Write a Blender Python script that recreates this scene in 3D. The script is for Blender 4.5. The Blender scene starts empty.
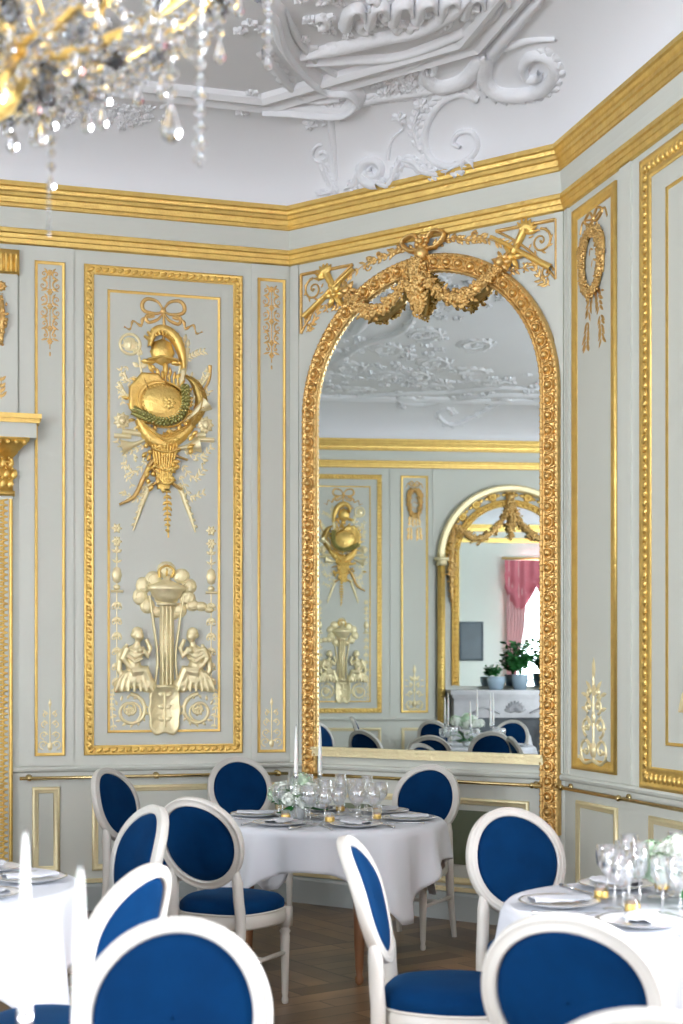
import bpy, math, random
from mathutils import Vector, Matrix, Euler
random.seed(7)
PI = math.pi
SC = bpy.context.scene
COL = SC.collection
# ------------------------------------------------------------------ camera
F, HX, HY, CAMH = 1404.0, 341.5, 673.0, 1.5      # focal length in px, principal column, horizon row, eye height
cam = bpy.data.cameras.new('camera'); camo = bpy.data.objects.new('camera', cam); COL.objects.link(camo)
camo.location = (0, 0, CAMH); camo.rotation_euler = (PI/2, 0, 0)
cam.sensor_fit = 'VERTICAL'; cam.sensor_height = 36; cam.lens = F/1024*36
cam.shift_y = (HY-512)/1024
cam.clip_start = .05; cam.clip_end = 100
cam.dof.use_dof = True; cam.dof.focus_distance = 7.6; cam.dof.aperture_fstop = 3.2
SC.camera = camo
# ------------------------------------------------------------------ colour, world, light
SC.view_settings.view_transform = 'Standard'; SC.view_settings.look = 'None'
SC.view_settings.gamma = 1; SC.view_settings.use_curve_mapping = False
SC.view_settings.exposure = EXPOSURE = 0.98
SC.cycles.use_denoising = True
SC.cycles.max_bounces = 8; SC.cycles.diffuse_bounces = 5; SC.cycles.glossy_bounces = 5
SC.cycles.transmission_bounces = 6; SC.cycles.transparent_max_bounces = 10
SC.cycles.caustics_reflective = False; SC.cycles.caustics_refractive = False
SC.cycles.sample_clamp_indirect = 6
w = bpy.data.worlds.new('sky'); SC.world = w; w.use_nodes = True
bg = w.node_tree.nodes['Background']; bg.inputs[0].default_value = (.80, .90, 1.0, 1); bg.inputs[1].default_value = 1.6

# ---- the room: plan of the walls, found by measuring the photograph
def Vec(x, y): return Vector((x, y, 0))
UA = Vec(.96269, .27060)                 # direction of the long panelled wall, left to right
C1 = Vec(-.33895, 9.24056)               # corner left of the mirror
C2 = Vec(1.29345, 8.12532)               # corner right of the mirror
UM = (C2-C1).normalized(); WM = (C2-C1).length
UB = Vec(.27144, -.96245)
LA = 9.0                                  # length of the left wall
C0 = C1 - UA*LA
UD = Vec(-.27060, .96269)
LE = 11.6
C5 = C0 - UD*LE                           # back left corner
# right wall meets the back wall
def cross2(a, b): return a.x*b.y-a.y*b.x
tB = cross2(C5-C2, UA)/cross2(UB, UA)
C4 = C2 + UB*tB
LB = tB
POLY = [C0, C1, C2, C4, C5]               # clockwise from above; inward is to the right of travel
def frame(o, u): return (o, u, Vector((u.y, -u.x, 0)), math.atan2(u.y, u.x))
WA, WMI, WB, WD, WE = frame(C1, UA), frame(C1, UM), frame(C2, UB), frame(C0, UD), frame(C4, -UA)
def wpt(W, u, z, n=0): return W[0] + W[1]*u + W[2]*n + Vector((0, 0, z))
WINB = [(4.3, 5.8), (6.8, 8.3)]
WIND_ADDED = [(-8.2, -6.6), (-10.6, -9.0)]      # unseen windows added in the far left wall, to light the right wall           # window openings of the right wall (u range)
LEN_E = (C5-C4).length
WINE = [(LEN_E*.5-3.9, LEN_E*.5-2.3), (LEN_E*.5-.8, LEN_E*.5+.8), (LEN_E*.5+2.3, LEN_E*.5+3.9)]
WZ = (.55, 3.75)
def area(name, W, u, z, n, sx, sz, power, colr):
    l = bpy.data.lights.new(name, 'AREA'); l.shape = 'RECTANGLE'; l.size = sx; l.size_y = sz; l.energy = power; l.color = colr
    o = bpy.data.objects.new(name, l); COL.objects.link(o)
    o.location = wpt(W, u, z, n)
    nrm = W[2]                            # points into the room
    o.rotation_euler = (-nrm).to_track_quat('Z', 'Y').to_euler()
    return o
DAY = (.97, .98, 1.0)
for (a, b), pw in zip(WINB, (640, 50)): area('daylight', WB, (a+b)/2, sum(WZ)/2, -.30, b-a+.3, WZ[1]-WZ[0]+.2, pw, DAY)
for a, b in WINE: area('daylight', WE, (a+b)/2, sum(WZ)/2, -.30, b-a+.3, WZ[1]-WZ[0]+.2, 30, DAY)
for a, b in WIND_ADDED: area('daylight', WD, (a+b)/2, sum(WZ)/2, -.30, b-a+.3, WZ[1]-WZ[0]+.2, 350, DAY)  # lamps behind the added far-left windows, fill for the right wall

# ------------------------------------------------------------------ materials
def mat(name, col, rough=.5, metal=0, **kw):
    m = bpy.data.materials.new(name); m.use_nodes = True
    nt = m.node_tree; b = nt.nodes['Principled BSDF']
    b.inputs['Base Color'].default_value = (*col, 1); b.inputs['Roughness'].default_value = rough; b.inputs['Metallic'].default_value = metal
    for k, v in kw.items():
        if k in ('bump', 'var', 'rvar'): continue
        b.inputs[k.replace('_', ' ')].default_value = v
    tc = nt.nodes.new('ShaderNodeTexCoord')
    if 'var' in kw:                       # (scale, strength) tone variation
        s, a = kw['var']
        n = nt.nodes.new('ShaderNodeTexNoise'); n.inputs['Scale'].default_value = s; n.inputs['Detail'].default_value = 5
        nt.links.new(tc.outputs['Object'], n.inputs['Vector'])
        r = nt.nodes.new('ShaderNodeMix'); r.data_type = 'RGBA'
        r.inputs[6].default_value = (*[c*(1-a) for c in col], 1); r.inputs[7].default_value = (*[min(1, c*(1+a)) for c in col], 1)
        nt.links.new(n.outputs[0], r.inputs[0]); nt.links.new(r.outputs[2], b.inputs['Base Color'])
    if 'bump' in kw:
        s, a = kw['bump']
        n = nt.nodes.new('ShaderNodeTexNoise'); n.inputs['Scale'].default_value = s; n.inputs['Detail'].default_value = 4
        nt.links.new(tc.outputs['Object'], n.inputs['Vector'])
        bp = nt.nodes.new('ShaderNodeBump'); bp.inputs['Strength'].default_value = a; bp.inputs['Distance'].default_value = .01
        nt.links.new(n.outputs[0], bp.inputs['Height']); nt.links.new(bp.outputs[0], b.inputs['Normal'])
    return m
PAINT = mat('wall_paint', (.715, .735, .665), .45, var=(1.3, .04), bump=(30, .05))
FIELD = mat('panel_paint', (.675, .692, .620), .45, var=(2.0, .05), bump=(30, .05))
STUCCO = mat('stucco_relief', (.90, .915, .95), .75, bump=(28, .6))
PLASTER = mat('ceiling_plaster', (.90, .915, .95), .7, var=(2, .02))
GOLD = mat('gilding', (.96, .62, .20), .42, .86, var=(14, .22), bump=(45, .5))
GOLDL = mat('pale_gilding', (1.0, .84, .52), .42, .50, var=(14, .10), bump=(45, .4))
GOLDD = mat('antique_gilding', (.74, .50, .20), .40, .95, var=(22, .35), bump=(80, .4))
GOLDG = mat('green_gilding', (.42, .40, .16), .45, 1, var=(22, .3), bump=(80, .3))
BRASS = mat('brass', (.62, .50, .25), .25, 1)
WHITEP = mat('chair_paint', (.66, .64, .59), .35, var=(8, .04))
CLOTH = mat('linen', (.70, .725, .77), .8, var=(3, .02), bump=(220, .08))
PORC = mat('porcelain', (.88, .89, .90), .12)
STEEL = mat('silver', (.75, .76, .78), .2, 1)
WAX = mat('wax', (.93, .91, .87), .35, Subsurface_Weight=.15)
WOOD = mat('table_wood', (.22, .10, .045), .35, var=(6, .3))
LEAF = mat('leaf_green', (.035, .22, .05), .45, var=(20, .4))
LEAFP = mat('pale_leaf', (.22, .42, .20), .55, var=(20, .3))
PETAL = mat('white_petal', (.86, .90, .82), .6, var=(30, .08))
PETALG = mat('green_petal', (.62, .80, .60), .6, var=(30, .12))
AMBER = mat('amber_honey', (.85, .42, .06), .15, Coat_Weight=.5)
MARBLE = mat('marble', (.50, .50, .52), .25, var=(5, .35))
POT = mat('pot_glaze', (.42, .56, .68), .2, var=(6, .1))
PINK = mat('pink_silk', (.62, .16, .20), .55, var=(3, .15))
PINKL = mat('pale_pink_silk', (.80, .50, .50), .6, var=(3, .1))
DARK = mat('dark_canvas', (.06, .08, .10), .4, var=(3, .4))
SHADEG = mat('plinth_paint', (.42, .46, .45), .5)
def velvet():
    m = mat('blue_velvet', (.004, .050, .175), .75, Sheen_Weight=.12, Sheen_Roughness=.4)
    nt = m.node_tree; b = nt.nodes['Principled BSDF']; b.inputs['Sheen Tint'].default_value = (.10, .40, .80, 1)
    b.inputs['Specular IOR Level'].default_value = .05
    tc = nt.nodes.new('ShaderNodeTexCoord'); n = nt.nodes.new('ShaderNodeTexNoise'); n.inputs['Scale'].default_value = 9; n.inputs['Detail'].default_value = 6
    nt.links.new(tc.outputs['Object'], n.inputs['Vector'])
    r = nt.nodes.new('ShaderNodeMix'); r.data_type = 'RGBA'; r.inputs[6].default_value = (.0010, .018, .068, 1); r.inputs[7].default_value = (.0015, .040, .135, 1)
    nt.links.new(n.outputs[0], r.inputs[0]); nt.links.new(r.outputs[2], b.inputs['Base Color'])
    return m
VELVET = velvet()
def glass(name, col=(1, 1, 1), rough=0.0, ior=1.45):
    m = bpy.data.materials.new(name); m.use_nodes = True; nt = m.node_tree; nt.nodes.clear()
    o = nt.nodes.new('ShaderNodeOutputMaterial'); g = nt.nodes.new('ShaderNodeBsdfGlass')
    g.inputs['Color'].default_value = (*col, 1); g.inputs['Roughness'].default_value = rough; g.inputs['IOR'].default_value = ior
    nt.links.new(g.outputs[0], o.inputs[0]); return m
CRYSTAL = glass('crystal', (.93, .94, .95), 0, 1.5)
def thin_glass(name, tint, gl=.10):
    m = bpy.data.materials.new(name); m.use_nodes = True; nt = m.node_tree; nt.nodes.clear()
    o = nt.nodes.new('ShaderNodeOutputMaterial'); t = nt.nodes.new('ShaderNodeBsdfTransparent'); g = nt.nodes.new('ShaderNodeBsdfGlossy')
    t.inputs[0].default_value = (*tint, 1); g.inputs['Roughness'].default_value = .03; g.inputs[0].default_value = (1, 1, 1, 1)
    lw = nt.nodes.new('ShaderNodeLayerWeight'); lw.inputs[0].default_value = .35
    mp = nt.nodes.new('ShaderNodeMapRange'); mp.inputs[3].default_value = gl; mp.inputs[4].default_value = .75
    mx = nt.nodes.new('ShaderNodeMixShader')
    nt.links.new(lw.outputs['Facing'], mp.inputs[0]); nt.links.new(mp.outputs[0], mx.inputs[0])
    nt.links.new(t.outputs[0], mx.inputs[1]); nt.links.new(g.outputs[0], mx.inputs[2]); nt.links.new(mx.outputs[0], o.inputs[0]); return m
WGLASS = thin_glass('drinking_glass', (.97, .98, .99), .17)
PANE = thin_glass('window_glass', (.97, .98, 1), .04)
MIRROR = mat('mirror_silver', (.80, .86, .86), .0, 1)
def parquet():
    m = mat('parquet', (.2, .12, .06), .30); nt = m.node_tree; b = nt.nodes['Principled BSDF']
    tc = nt.nodes.new('ShaderNodeTexCoord'); mp = nt.nodes.new('ShaderNodeMapping'); mp.inputs['Rotation'].default_value = (0, 0, math.radians(55))
    nt.links.new(tc.outputs['Object'], mp.inputs[0])
    ch = nt.nodes.new('ShaderNodeTexChecker'); ch.inputs['Scale'].default_value = 1.25
    nt.links.new(mp.outputs[0], ch.inputs[0])
    def planks(rot):
        q = nt.nodes.new('ShaderNodeMapping'); q.inputs['Rotation'].default_value = (0, 0, rot); nt.links.new(mp.outputs[0], q.inputs[0])
        k = nt.nodes.new('ShaderNodeTexBrick'); k.inputs['Scale'].default_value = 1; k.inputs['Brick Width'].default_value = .8; k.inputs['Row Height'].default_value = .133
        k.inputs['Mortar Size'].default_value = .004; k.inputs['Color1'].default_value = (.40, .25, .135, 1); k.inputs['Color2'].default_value = (.11, .065, .035, 1); k.inputs['Mortar'].default_value = (.03, .02, .012, 1)
        nt.links.new(q.outputs[0], k.inputs[0]); return k
    k1, k2 = planks(0), planks(PI/2)
    mx = nt.nodes.new('ShaderNodeMix'); mx.data_type = 'RGBA'
    nt.links.new(ch.outputs['Fac'], mx.inputs[0]); nt.links.new(k1.outputs[0], mx.inputs[6]); nt.links.new(k2.outputs[0], mx.inputs[7])
    n = nt.nodes.new('ShaderNodeTexNoise'); n.inputs['Scale'].default_value = 1.6; n.inputs['Detail'].default_value = 8
    nt.links.new(tc.outputs['Object'], n.inputs['Vector'])
    m2 = nt.nodes.new('ShaderNodeMix'); m2.data_type = 'RGBA'; m2.blend_type = 'MULTIPLY'; m2.inputs[0].default_value = 1
    cr = nt.nodes.new('ShaderNodeValToRGB'); cr.color_ramp.elements[0].position = .35; cr.color_ramp.elements[0].color = (.35, .38, .42, 1); cr.color_ramp.elements[1].position = .65; cr.color_ramp.elements[1].color = (1.1, 1.0, .9, 1)
    nt.links.new(n.outputs[0], cr.inputs[0]); nt.links.new(mx.outputs[2], m2.inputs[6]); nt.links.new(cr.outputs[0], m2.inputs[7]); nt.links.new(m2.outputs[2], b.inputs['Base Color'])
    return m
PARQUET = parquet()
def landscape():
    m = mat('landscape_painting', (.2, .25, .15), .4); nt = m.node_tree; b = nt.nodes['Principled BSDF']
    tc = nt.nodes.new('ShaderNodeTexCoord'); n = nt.nodes.new('ShaderNodeTexNoise'); n.inputs['Scale'].default_value = 6; n.inputs['Detail'].default_value = 7; n.inputs['Distortion'].default_value = 1
    sp = nt.nodes.new('ShaderNodeSeparateXYZ'); nt.links.new(tc.outputs['Object'], sp.inputs[0]); nt.links.new(tc.outputs['Object'], n.inputs['Vector'])
    ad = nt.nodes.new('ShaderNodeMath'); ad.operation = 'MULTIPLY_ADD'; ad.inputs[1].default_value = 1.6; nt.links.new(sp.outputs[2], ad.inputs[0]); nt.links.new(n.outputs[0], ad.inputs[2])
    cr = nt.nodes.new('ShaderNodeValToRGB'); e = cr.color_ramp.elements; e[0].position = .25; e[0].color = (.03, .07, .05, 1); e[1].position = .85; e[1].color = (.17, .20, .13, 1)
    x = e.new(.5); x.color = (.10, .13, .04, 1); nt.links.new(ad.outputs[0], cr.inputs[0]); nt.links.new(cr.outputs[0], b.inputs['Base Color'])
    return m
LANDSC = landscape()

# ------------------------------------------------------------------ mesh helpers
class MB:
    def __init__(s): s.v = []; s.f = []
    def add(s, vs, fs, M=None):
        o = len(s.v); s.v += [tuple(M @ Vector(p)) if M else tuple(p) for p in vs]; s.f += [tuple(i+o for i in f) for f in fs]
        return s
    def merge(s, other, M=None): return s.add(other.v, other.f, M)
    def box(s, x0, x1, y0, y1, z0, z1, M=None):
        vs = [(x, y, z) for z in (z0, z1) for y in (y0, y1) for x in (x0, x1)]
        return s.add(vs, [(0, 2, 3, 1), (4, 5, 7, 6), (0, 1, 5, 4), (2, 6, 7, 3), (0, 4, 6, 2), (1, 3, 7, 5)], M)
    def grid(s, rows, close_u=False, close_v=False):
        nr, nc = len(rows), len(rows[0]); vs = [p for r in rows for p in r]; fs = []
        for i in range(nr if close_u else nr-1):
            for j in range(nc if close_v else nc-1):
                a, b = i, (i+1) % nr; c, d = j, (j+1) % nc
                fs.append((a*nc+c, a*nc+d, b*nc+d, b*nc+c))
        return s.add(vs, fs)
    def lathe(s, prof, seg=16, M=None, mod=None):
        rows = []
        for r, z in prof:
            rows.append([Vector((max(r, .0001)*(mod(j, z) if mod else 1)*math.cos(2*PI*j/seg), max(r, .0001)*(mod(j, z) if mod else 1)*math.sin(2*PI*j/seg), z)) for j in range(seg)])
        if M: rows = [[M @ p for p in r] for r in rows]
        return s.grid(rows, close_v=True)
    def tube(s, pts, rad, seg=8, cap=True):
        pts = [Vector(p) for p in pts]; n = len(pts)
        if not hasattr(rad, '__len__'): rad = [rad]*n
        ref = Vector((0, 0, 1)); rows = []; t0 = (pts[1]-pts[0]).normalized()
        if abs(t0.dot(ref)) > .9: ref = Vector((1, 0, 0))
        u = t0.cross(ref).normalized()
        for i in range(n):
            t = (pts[min(i+1, n-1)]-pts[max(i-1, 0)])
            t = t.normalized() if t.length > 1e-9 else t0
            u = (u - t*u.dot(t))
            u = u.normalized() if u.length > 1e-6 else t.orthogonal().normalized()
            w_ = t.cross(u)
            rows.append([pts[i]+(u*math.cos(2*PI*j/seg)+w_*math.sin(2*PI*j/seg))*rad[i] for j in range(seg)])
        s.grid(rows, close_v=True)
        if cap:
            o = len(s.v)-n*seg; s.f.append(tuple(o+j for j in reversed(range(seg)))); s.f.append(tuple(o+(n-1)*seg+j for j in range(seg)))
        return s
    def ell(s, c, r, seg=8, rings=5, R=None, half=None):
        """ellipsoid; half = unit normal index sign kept simple (full by default)"""
        c = Vector(c); rows = []
        for i in range(rings+1):
            a = PI*i/rings
            row = []
            for j in range(seg):
                b = 2*PI*j/seg
                p = Vector((r[0]*math.sin(a)*math.cos(b), r[1]*math.sin(a)*math.sin(b), r[2]*math.cos(a)))
                if R: p = R @ p
                row.append(c+p)
            rows.append(row)
        return s.grid(rows, close_v=True)
    def build(s, name, m, parent=None, smooth=True, mods=None, loc=None):
        me = bpy.data.meshes.new(name); me.from_pydata(s.v, [], s.f); me.materials.append(m)
        if smooth: me.polygons.foreach_set('use_smooth', [True]*len(me.polygons))
        me.update()
        o = bpy.data.objects.new(name, me); COL.objects.link(o)
        if parent: o.parent = parent
        if loc: o.location = loc
        return o
def tag(o, label=None, cat=None, group=None, kind=None):
    if label: o['label'] = label
    if cat: o['category'] = cat
    if group: o['group'] = group
    if kind: o['kind'] = kind
    return o
def thing(name, label, cat, loc=(0, 0, 0), rz=0, group=None):
    o = bpy.data.objects.new(name, None); COL.objects.link(o); o.empty_display_size = .1
    o.location = loc; o.rotation_euler = (0, 0, rz); return tag(o, label, cat, group, 'thing' if cat else None)
def dup(root, loc, rz, label, group=None, s=None):
    def cp(o, par):
        c = o.copy(); COL.objects.link(c); c.parent = par
        for ch in KIDS.get(o.name, [x for x in o.children]): cp(ch, c)
        return c
    c = cp(root, None); c.location = loc; c.rotation_euler = (0, 0, rz); c['label'] = label
    if s: c.scale = s
    if group: c['group'] = group
    return c
KIDS = {}
def struct(o): o['kind'] = 'structure'; return o
def on_wall(W, u, z, n=0): return wpt(W, u, z, n), W[3]

# relief helpers: coordinates (u right, z up, n out of the wall) -> local (u, -n, z)
def R3(u, z, n=0): return Vector((u, -n, z))
def sweep(mb, path, prof, closed=True):
    """path of (u,z); prof of (outward, n); counter-clockwise path seen from the room has 'outward' outside."""
    P = [Vector((a, b)) for a, b in path]; n = len(P); rows = []
    for i in range(n):
        a = P[i-1] if (closed or i > 0) else None; b = P[(i+1) % n] if (closed or i < n-1) else None
        t0 = (P[i]-a).normalized() if a is not None else (b-P[i]).normalized()
        t1 = (b-P[i]).normalized() if b is not None else t0
        s0 = Vector((t0.y, -t0.x)); s1 = Vector((t1.y, -t1.x)); m = (s0+s1)/(1+max(-.8, s0.dot(s1)))
        rows.append([R3(P[i].x+m.x*q, P[i].y+m.y*q, h) for q, h in prof])
    return mb.grid(rows, close_u=closed)
def rect(u0, u1, z0, z1): return [(u0, z0), (u1, z0), (u1, z1), (u0, z1)]
def along(path, step, closed=True, off=0.0):
    """points every ~step along a 2D path with the tangent angle"""
    P = [Vector(p) for p in path]; out = []
    seq = list(zip(P, P[1:]+([P[0]] if closed else [])))
    if not closed: seq = list(zip(P[:-1], P[1:]))
    tot = sum((b-a).length for a, b in seq); n = max(1, round(tot/step)); st = tot/n
    tgt = [st*(i+.5+off) for i in range(n)]; acc = 0; k = 0
    for a, b in seq:
        L = (b-a).length
        while k < n and tgt[k] <= acc+L+1e-9:
            t = (tgt[k]-acc)/max(L, 1e-9); p = a.lerp(b, min(1, max(0, t))); d = (b-a)
            out.append((p.x, p.y, math.atan2(d.y, d.x))); k += 1
        acc += L
    return out
def rot_n(a): return Matrix.Rotation(-a, 3, 'Y')    # rotation in the wall plane by angle a (u towards z)
def blob(mb, u, z, ru, rz, rn, a=0, n=0, seg=8, rings=4): return mb.ell(R3(u, z, n), (ru, rn, rz), seg, rings, rot_n(a))
def leaf(mb, u, z, a, L, W, H=.012, n=0.002, bend=0.0):
    rows = []
    for i, (t, wd, h) in enumerate([(0, .15, .2), (.25, .8, .9), (.5, 1, 1), (.75, .7, .9), (1, .02, .3)]):
        aa = a+bend*t; c = Vector((u+math.cos(a+bend*t*.5)*L*t, z+math.sin(a+bend*t*.5)*L*t)); s = Vector((-math.sin(aa), math.cos(aa)))*W*.5*wd
        rows.append([R3(c.x-s.x, c.y-s.y, n), R3(c.x, c.y, n+H*h), R3(c.x+s.x, c.y+s.y, n)])
    return mb.grid(rows)
def band(mb, pts, wd, h, n=0, seg=5):
    """half-round strip along 2D points on the wall"""
    N = len(pts); rows = []
    for i in range(N):
        a = Vector(pts[max(0, i-1)]); b = Vector(pts[min(N-1, i+1)]); t = (b-a).normalized() if (b-a).length > 1e-9 else Vector((1, 0)); s = Vector((-t.y, t.x))
        W_ = wd[i] if hasattr(wd, '__len__') else wd; H_ = h[i] if hasattr(h, '__len__') else h
        p = Vector(pts[i])
        rows.append([R3(p.x+s.x*math.cos(PI*j/seg)*W_, p.y+s.y*math.cos(PI*j/seg)*W_, n+math.sin(PI*j/seg)*H_) for j in range(seg+1)])
    return mb.grid(rows)
def smooth2(pts, k=6):
    """Catmull-Rom through 2D or 3D points"""
    P = [Vector(p) for p in pts]; P = [2*P[0]-P[1]]+P+[2*P[-1]-P[-2]]; out = []
    for i in range(1, len(P)-2):
        for j in range(k):
            t = j/k; a, b, c, d = P[i-1], P[i], P[i+1], P[i+2]
            out.append(.5*((2*b)+(c-a)*t+(2*a-5*b+4*c-d)*t*t+(3*b-a-3*c+d)*t**3))
    out.append(P[-2]); return out
def spiral_pts(u, z, r, turns=1.5, a0=0, d=1, n=24, rend=.12):
    return [(u+math.cos(a0+d*2*PI*turns*i/n)*r*(1-(1-rend)*i/n), z+math.sin(a0+d*2*PI*turns*i/n)*r*(1-(1-rend)*i/n)) for i in range(n+1)]
def scroll(mb, u, z, r, turns=1.4, a0=0, d=1, w_=.012, h=.012, eye=True):
    pts = spiral_pts(u, z, r, turns, a0, d); band(mb, pts, [w_*(1.2-.7*i/len(pts)) for i in range(len(pts))], h)
    if eye: blob(mb, u, z, w_*1.2, w_*1.2, h*1.3)
def rosette(mb, u, z, r, k=6, H=.012, a0=0):
    for i in range(k): leaf(mb, u, z, a0+2*PI*i/k, r, r*.75, H)
    blob(mb, u, z, r*.28, r*.28, H*1.5)
def branch(mb, pts, leaves=8, L=.04, W=.016, wd=.003, H=.006, spread=.7, berries=False):
    P = smooth2(pts, 6); band(mb, P, wd, wd*1.2)
    for i in range(leaves):
        k = int((i+.5)/leaves*(len(P)-1)); t = (Vector(P[k+1 if k+1 < len(P) else k])-Vector(P[k-1 if k else 0])); a = math.atan2(t.y, t.x)
        for s in (-1, 1):
            leaf(mb, P[k].x, P[k].y, a+s*spread+random.uniform(-.15, .15), L*random.uniform(.75, 1.1), W, H)
            if berries and i % 2: blob(mb, P[k].x+math.cos(a+s*1.4)*L*.5, P[k].y+math.sin(a+s*1.4)*L*.5, W*.4, W*.4, W*.4, seg=6, rings=4)
def garland(mb, pts, r, n=.0, dens=60, big=.4):
    """leafy rope with flowers; 3D bulge out of the wall"""
    P = smooth2(pts, 8); N = len(P); loop = (Vector(pts[0])-Vector(pts[-1])).length < .01
    rr = [r*(.85 if loop else (.55+.6*math.sin(PI*i/(N-1)))) for i in range(N)]
    mb.tube([R3(p[0], p[1], n+rr[i]*.5) for i, p in enumerate(P)], [x*.5 for x in rr], 7)
    dens = int(dens*1.3)
    for q in range(dens):
        i = random.randrange(N); p = P[i]; a = random.uniform(0, 2*PI); R_ = rr[i]
        f = random.uniform(.15, .9); du, dz = math.cos(a)*R_*f, math.sin(a)*R_*f; hh = n+R_*(.35+.75*math.sqrt(1-f*f))
        if random.random() < big: blob(mb, p[0]+du, p[1]+dz, R_*.24, R_*.24, R_*.26, n=hh-R_*.1, seg=6, rings=4)
        else: leaf(mb, p[0]+du, p[1]+dz, random.uniform(0, 2*PI), R_*.70, R_*.42, R_*.25, n=hh-R_*.12)

# ================================================================== STRUCTURE
def wobj(mb, name, m, W, smooth=True, u=0, z=0, n=0):
    o = mb.build(name, m, smooth=smooth); o.location = wpt(W, u, z, n); o.rotation_euler = (0, 0, W[3]); return o
def wall(name, W, u0, u1, holes=(), H=4.6, T=.22):
    mb = MB(); x = u0
    for a, b in sorted(holes):
        mb.box(x, a, 0, T, 0, H); mb.box(a, b, 0, T, 0, WZ[0]); mb.box(a, b, 0, T, WZ[1], H); x = b
    mb.box(x, u1, 0, T, 0, H)
    return struct(wobj(mb, name, PAINT, W, smooth=False))
wall('wall_left', WA, -LA-.22, 0); wall('wall_mirror_side', WMI, -.02, WM+.02)
wall('wall_right', WB, 0, LB+.22, WINB); wall('wall_far_left', WD, -LE-.22, .0, WIND_ADDED); wall('wall_back', WE, 0, LEN_E, WINE)
def poly_off(n):
    out = []
    for i in range(len(POLY)):
        p, a, b = POLY[i], POLY[i-1], POLY[(i+1) % len(POLY)]
        t0 = (p-a).normalized(); t1 = (b-p).normalized(); n0 = Vector((t0.y, -t0.x, 0)); n1 = Vector((t1.y, -t1.x, 0))
        out.append(p+(n0+n1)/(1+n0.dot(n1))*n)
    return out
def ring(name, prof, m, smooth=False):
    mb = MB(); mb.grid([[q+Vector((0, 0, z)) for n_, z in [(a, b)] for q in poly_off(n_)] for a, b in prof], close_v=True)
    return struct(mb.build(name, m, smooth=smooth))
mb = MB(); pf = [p + Vector((0, 0, 0)) for p in poly_off(-.2)]
mb.add(pf+[p-Vector((0, 0, .1)) for p in pf], [tuple(reversed(range(5))), tuple(range(5, 10))]); struct(mb.build('floor', PARQUET, smooth=False))
COVE0, COVE1, ZC0, ZC1 = .075, .70, 4.53, 4.96
def cove_prof(t):   # quarter ellipse: vertical at the cornice, flat at the ceiling
    a = t*PI/2; return (COVE0+(COVE1-COVE0)*(1-math.cos(a)), ZC0+(ZC1-ZC0)*math.sin(a))
ring('ceiling_cove', [cove_prof(i/12) for i in range(13)], PLASTER, smooth=True)
mb = MB(); pf = [p+Vector((0, 0, ZC1)) for p in poly_off(COVE1)]; mb.add(pf+[p+Vector((0, 0, .1)) for p in pf], [tuple(range(5)), tuple(reversed(range(5, 10)))])
struct(mb.build('ceiling', PLASTER, smooth=False))
# plaster band where the cove meets the flat ceiling
ring('trim_1', [(COVE1-.10, ZC1+.01), (COVE1-.10, ZC1-.035), (COVE1-.075, ZC1-.05), (COVE1-.05, ZC1-.035), (COVE1-.03, ZC1-.02), (COVE1+.0, ZC1-.02), (COVE1+.02, ZC1-.05), (COVE1+.05, ZC1-.055), (COVE1+.08, ZC1-.03), (COVE1+.09, ZC1+.01)], PLASTER)
# main cornice: gilded cyma, painted cove, gilded fillet
ring('trim_2', [(.0, 4.545), (.085, 4.545), (.092, 4.54), (.092, 4.515), (.080, 4.508), (.074, 4.490), (.066, 4.482), (.066, 4.462), (.056, 4.455), (.052, 4.425), (.046, 4.42), (.046, 4.40), (.038, 4.395)], GOLD)
ring('trim_3', [(.038, 4.395), (.036, 4.37), (.030, 4.33), (.028, 4.30), (.028, 4.28), (.024, 4.265)], PAINT, smooth=False)
ring('trim_4', [(.0, 4.27), (.036, 4.27), (.040, 4.265), (.040, 4.242), (.030, 4.235), (.028, 4.212), (.022, 4.207), (.020, 4.182), (.014, 4.176), (.0, 4.174)], GOLD)
ring('baseboard_1', [(0, .17), (.018, .165), (.025, .15), (.025, .0)], SHADEG)
ring('trim_5', [(0, .915), (.022, .91), (.028, .90), (.022, .885), (.012, .88), (0, .875)], PAINT)
ring('trim_6', [(0, .20), (.012, .195), (.012, .175), (0, .17)], GOLDL)
# raised stiles between the panels
def boards(name, W, spans, z0, z1, h=.012):
    mb = MB()
    for a, b in spans: mb.box(a, b, -h, 0, z0, z1)
    return struct(wobj(mb, name, PAINT, W, smooth=False))
boards('trim_7', WA, [(-1.742, -1.405), (-.262, -.012), (-4.3, -4.1)], .92, 4.172)
boards('trim_8', WMI, [(.02, .075), (WM-.062, WM-.008)], .92, 4.172)
boards('trim_9', WB, [(.02, .06), (.70, .83)], .92, 4.172)
boards('trim_10', WD, [(-.68, -.60), (-1.97, -1.90), (-2.50, -2.46), (-5.06, -5.02), (-4.5, -4.46)], .92, 4.172)

# windows: frame with glazing bars, sill and pane
def window(name, W, a, b):
    t = thing(name, None, None, wpt(W, (a+b)/2, WZ[0]), W[3]); struct(t); hw = (b-a)/2; H = WZ[1]-WZ[0]
    mb = MB(); sweep(mb, rect(-hw, hw, 0, H), [(0, -.12), (0, .03), (-.05, .03), (-.06, -.04), (-.06, -.12)]); mb.box(-.03, .03, .05, .10, 0, H)
    for z in (.8, 1.6, 2.4): mb.box(-hw, hw, .06, .09, z-.015, z+.015)
    wf = mb.build('window_frame', WHITEP, t, smooth=False)
    mb = MB(); mb.box(-hw-.12, hw+.12, -.05, 0, -.05, 0); sweep(mb, rect(-hw-.02, hw+.02, -.02, H+.02), [(.12, 0), (.12, .03), (.07, .045), (0, .03), (0, 0)]); mb.build('window_surround', PAINT, t, smooth=False)
    mb = MB(); mb.box(-hw, hw, .072, .078, 0, H); mb.build('window_pane', PANE, wf, smooth=False)
k = 1
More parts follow.
